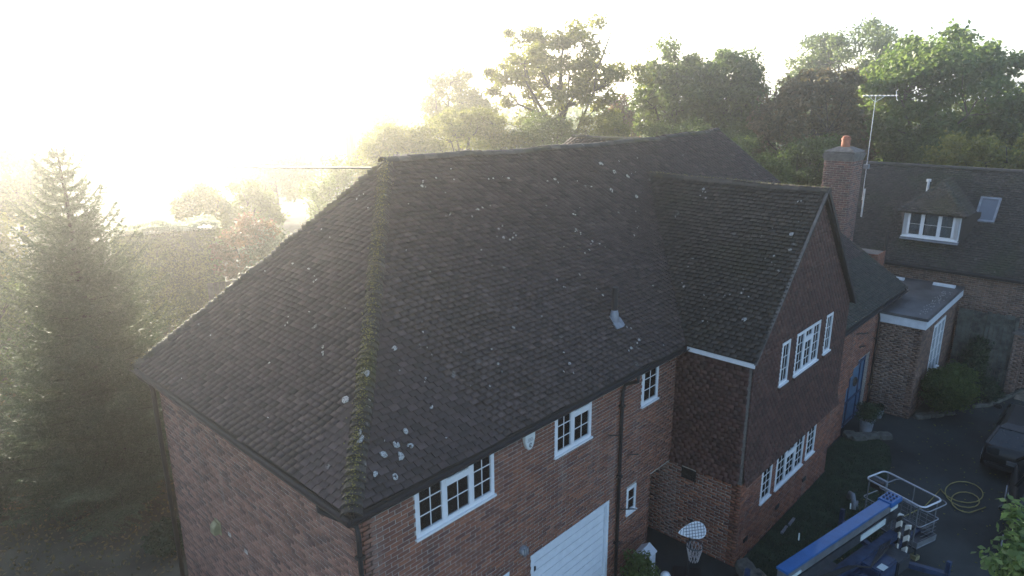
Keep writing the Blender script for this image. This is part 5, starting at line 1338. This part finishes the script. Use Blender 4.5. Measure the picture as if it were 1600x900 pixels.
for x, y in ((X0, Y0+.1), (X0, Y1-.1), (X1, Y0+.1), (X1, Y1-.1), (X0, -.3), (X1, -.3)):
    MB().tube([(x, y, zf), (x, y, zt_)], .017, 6).build('upright', MT['grey'], cg)
MB().box((X0, Y0, zf), (X1, Y1, zf+.03)).build('floor', MT['steel_dk'], cg)
tb_ = MB(); tb_.box((X0-.006, Y0, zf+.035), (X0+.006, Y1, zf+.18)); tb_.box((X1-.006, Y0, zf+.035), (X1+.006, Y1, zf+.18)); tb_.box((X0, Y0-.006, zf+.035), (X1, Y0+.006, zf+.18)); tb_.build('toe_board', MT['grey'], cg)
mm = MB()
for k in range(9): mm.bar((X0, Y0+.15*k+.12, zf+.18), (X0, Y0+.15*k+.12, (zf+zt_)/2+.04), .008); mm.bar((X1, Y0+.15*k+.12, zf+.18), (X1, Y0+.15*k+.12, (zf+zt_)/2+.04), .008)
for k in range(4):
    for xx in (X0, X1): mm.bar((xx, Y0+.08, zf+.22+.1*k), (xx, Y1-.08, zf+.22+.1*k), .008)
    mm.bar((X0+.08, Y0, zf+.22+.1*k), (X1-.08, Y0, zf+.22+.1*k), .008)
mm.build('mesh_panel', MT['grey'], cg)
MB().box((X0+.1, Y1-.35, 1.30), (X0+.25, Y1-.0, 1.5)).build('control_panel', MT['black'], cg, bevel=.015); MB().box((X0+.26, Y1-.35, 1.35), (X0+.34, Y1+.0, 1.52)).build('panel_shield', MT['lead'], cg, bevel=.01)
MB().box((X0-.02, Y0-.04, .2), (X0+.12, Y0+.1, .30)).build('foot_pad', MT['yellow'], cg); MB().tube([(X0+.05, Y0+.03, .30), (X0+.05, Y0+.03, zf)], .03, 6).build('foot_stem', MT['steel_dk'], cg)
MB().bar((-.62, -.5, 1.5), (X0, -.4, 1.15), .12, .16).build('cage_bracket', MT['steel_dk'], cg)

# hose on the drive
hp_ = []
for k, t in enumerate(np.linspace(0, 1, 90)):
    a = t*2*PI*2.3+2.2; r1 = .62-.32*t; hp_.append((15.95+r1*math.cos(a)*1.25-.95*t, -4.45+r1*math.sin(a)*.8-.25*t, .03+.012*(k % 3)*.3+.02*t))
pre = [Vector((12.9, -3.6, .03)), Vector((13.5, -3.7, .03)), Vector((14.3, -3.95, .03)), Vector((14.8, -4.0, .03))]
tag(MB().tube([tuple(p) for p in pre]+hp_+[(15.3, -5.1, .03)], .014, 6).build('garden_hose', MT['hose'], smooth=True), 'yellow hose lying in loose loops on the dark drive beside the cage', 'hose')
# round dark pipe-like bucket on the lawn
rb_ = empty('grey_hose_reel', (13.1, -2.55, 0), .5, 'grey curved hose bundle lying on the lawn beyond the blue boom', 'hose reel')
MB().tube([(-.25, 0, .06), (-.2, 0, .22), (0, 0, .32), (.2, .02, .25), (.28, .02, .06)], .06, 8).build('hose_bundle', MT['clay_pot'], rb_, smooth=True)
MB().tube([(-.1, -.1, .05), (0, -.12, .15), (.12, -.1, .05)], .03, 8).build('hose_end', MT['clay_pot'], rb_, smooth=True)

# kerb line and fallen leaves on the drive
kp = [(21.9, -3.62), (22.4, -3.95), (23.1, -4.2), (23.9, -4.42), (24.9, -4.68)]
for (a0_, b0_), (a1_, b1_) in zip(kp[:-1], kp[1:]): tag(MB().bar((a0_, b0_, .05), (a1_-.02, b1_, .05), .10, .11).build('kerb', MT['stone']), kind='structure')
Lp = np.c_[rng.uniform(9.5, 24, 420), rng.uniform(-7, -2.6, 420), np.full(420, .02)]
V, F = leaf_quads(Lp, .035, up=3); tag(quads('fallen_leaves', V, F, LF['yellow']), 'scattered fallen leaves on the dark drive and lawn edge', 'fallen leaves', kind='stuff')

# ------------------------------------------------------------------ cars
def car(x, y, rz, label):
    """hatchback, nose along +x, built around the rear axle line"""
    c = empty('parked_car', (x, y, 0), rz, label, 'car', 'cars parked on the drive')
    st = [(-2.05, .60, .55, .70, .70), (-1.98, .80, .35, .95, .95), (-1.6, .87, .25, 1.0, 1.0), (-.6, .89, .22, .98, .98), (.6, .89, .22, .96, .96), (1.2, .87, .22, .92, .92), (1.75, .80, .26, .80, .80), (2.02, .66, .36, .62, .62)]
    vs = []; fs = []
    for (sx, hw, zb, zs, _) in st:
        zs2 = zs; vs += [(sx, -hw*.9, zb), (sx, -hw, zb+.12), (sx, -hw*1.0, (zb+zs2)/2+.05), (sx, -hw*.93, zs2-.03), (sx, -hw*.7, zs2+.015), (sx, 0, zs2+.03),
               (sx, hw*.7, zs2+.015), (sx, hw*.93, zs2-.03), (sx, hw, (zb+zs2)/2+.05), (sx, hw, zb+.12), (sx, hw*.9, zb)]
    n = 11
    for i in range(len(st)-1):
        for k in range(n-1): fs.append((i*n+k, i*n+k+1, (i+1)*n+k+1, (i+1)*n+k))
        fs.append((i*n+n-1, i*n, (i+1)*n, (i+1)*n+n-1))
    fs += [tuple(reversed(range(n))), tuple(range((len(st)-1)*n, len(st)*n))]
    body = MB().add(vs, fs).build('body', MT['carpaint'], c, smooth=True)
    # glasshouse
    gs = [(-1.93, .72, .97), (-1.55, .66, 1.36), (-.9, .64, 1.45), (.1, .64, 1.44), (.45, .64, 1.38), (1.15, .74, .97)]
    def strip(y_in, pts): return pts
    g = MB(); lo = [(-1.93, .80, .97), (1.2, .80, .95)]
    base = [(-1.95, -.78, .96), (1.22, -.76, .94), (1.22, .76, .94), (-1.95, .78, .96)]
    top = [(-1.5, -.60, 1.37), (.42, -.60, 1.37), (.42, .60, 1.37), (-1.5, .60, 1.37)]
    g.add(base+top, [(0, 1, 5, 4), (1, 2, 6, 5), (2, 3, 7, 6), (3, 0, 4, 7)]); g.build('window_glass', MT['carglass'], c)
    rf = MB(); rf.add([(-1.55, -.62, 1.36), (.47, -.62, 1.36), (.47, .62, 1.36), (-1.55, .62, 1.36), (-1.3, -.5, 1.44), (.2, -.5, 1.44), (.2, .5, 1.44), (-1.3, .5, 1.44)], [(0, 1, 5, 4), (1, 2, 6, 5), (2, 3, 7, 6), (3, 0, 4, 7), (4, 5, 6, 7), (0, 3, 2, 1)]); rf.build('roof', MT['carpaint'], c)
    for s in (-1, 1):
        for p, q, w_ in (((-1.95, s*.785, .96), (-1.5, s*.61, 1.375), .07), ((1.22, s*.765, .94), (.42, s*.61, 1.375), .05), ((-.45, s*.79, .96), (-.45, s*.61, 1.375), .06)):
            MB().bar(p, q, w_, .045).build('pillar', MT['carpaint'], c)
    for ax in (-1.25, 1.3):
        for s in (-1, 1):
            w_ = MB(); w_.tube([(ax, s*.70, .31), (ax, s*.90, .31)], .31, 20); wo = w_.build('wheel', MT['rubber'], c, bevel=.02)
            MB().tube([(ax, s*.72, .31), (ax, s*.915, .31)], .20, 16).build('rim', MT['galv'], wo)
    for s in (-1, 1):
        m = MB(); m.box((.85, s*.98-.1, .93), (1.0, s*.98+.1, 1.06)); m.build('mirror', MT['carpaint'], c, bevel=.03)
        m = MB(); m.box((-2.06, s*.6-.14, .72), (-1.96, s*.6+.14, .92)); m.build('tail_light', MT['carglass'], c, bevel=.02)
        m = MB(); m.box((1.86, s*.55-.14, .58), (2.0, s*.55+.14, .72)); m.build('headlight', MT['galv'], c, bevel=.02)
    MB().box((-2.09, -.26, .55), (-2.05, .26, .66)).build('number_plate', MT['grey'], c)
    MB().box((-2.12, -.75, .34), (-1.98, .75, .5)).build('bumper', MT['black'], c, bevel=.03)
    ha = MB()
    for s in (-1, 1): ha.bar((-.3, s*.9, .8), (-.12, s*.9, .8), .02); ha.bar((.6, s*.9, .8), (.78, s*.9, .8), .02)
    ha.build('door_handle', MT['chrome'], c)
    return c
car(19.1, -5.45, 0, 'dark car with its tail towards us at the right edge beyond the hose')
car(14.75, -6.45, PI+.12, 'nearer dark car cut off by the right edge above the bright green tree')

# ------------------------------------------------------------------ haze
hz = MB(); hz.box((-1600, -1600, -1.0), (1600, 1600, 20.0))
m, n_, l_, b_ = newmat('haze'); n_.remove(b_)
pvn = n_.new('ShaderNodeVolumePrincipled'); pvn.inputs['Density'].default_value = HAZE_D; pvn.inputs['Anisotropy'].default_value = HAZE_G; pvn.inputs['Color'].default_value = (.96, .96, .96, 1)
l_.new(pvn.outputs[0], n_['Material Output'].inputs['Volume'])
tag(hz.build('haze', m), kind='stuff')
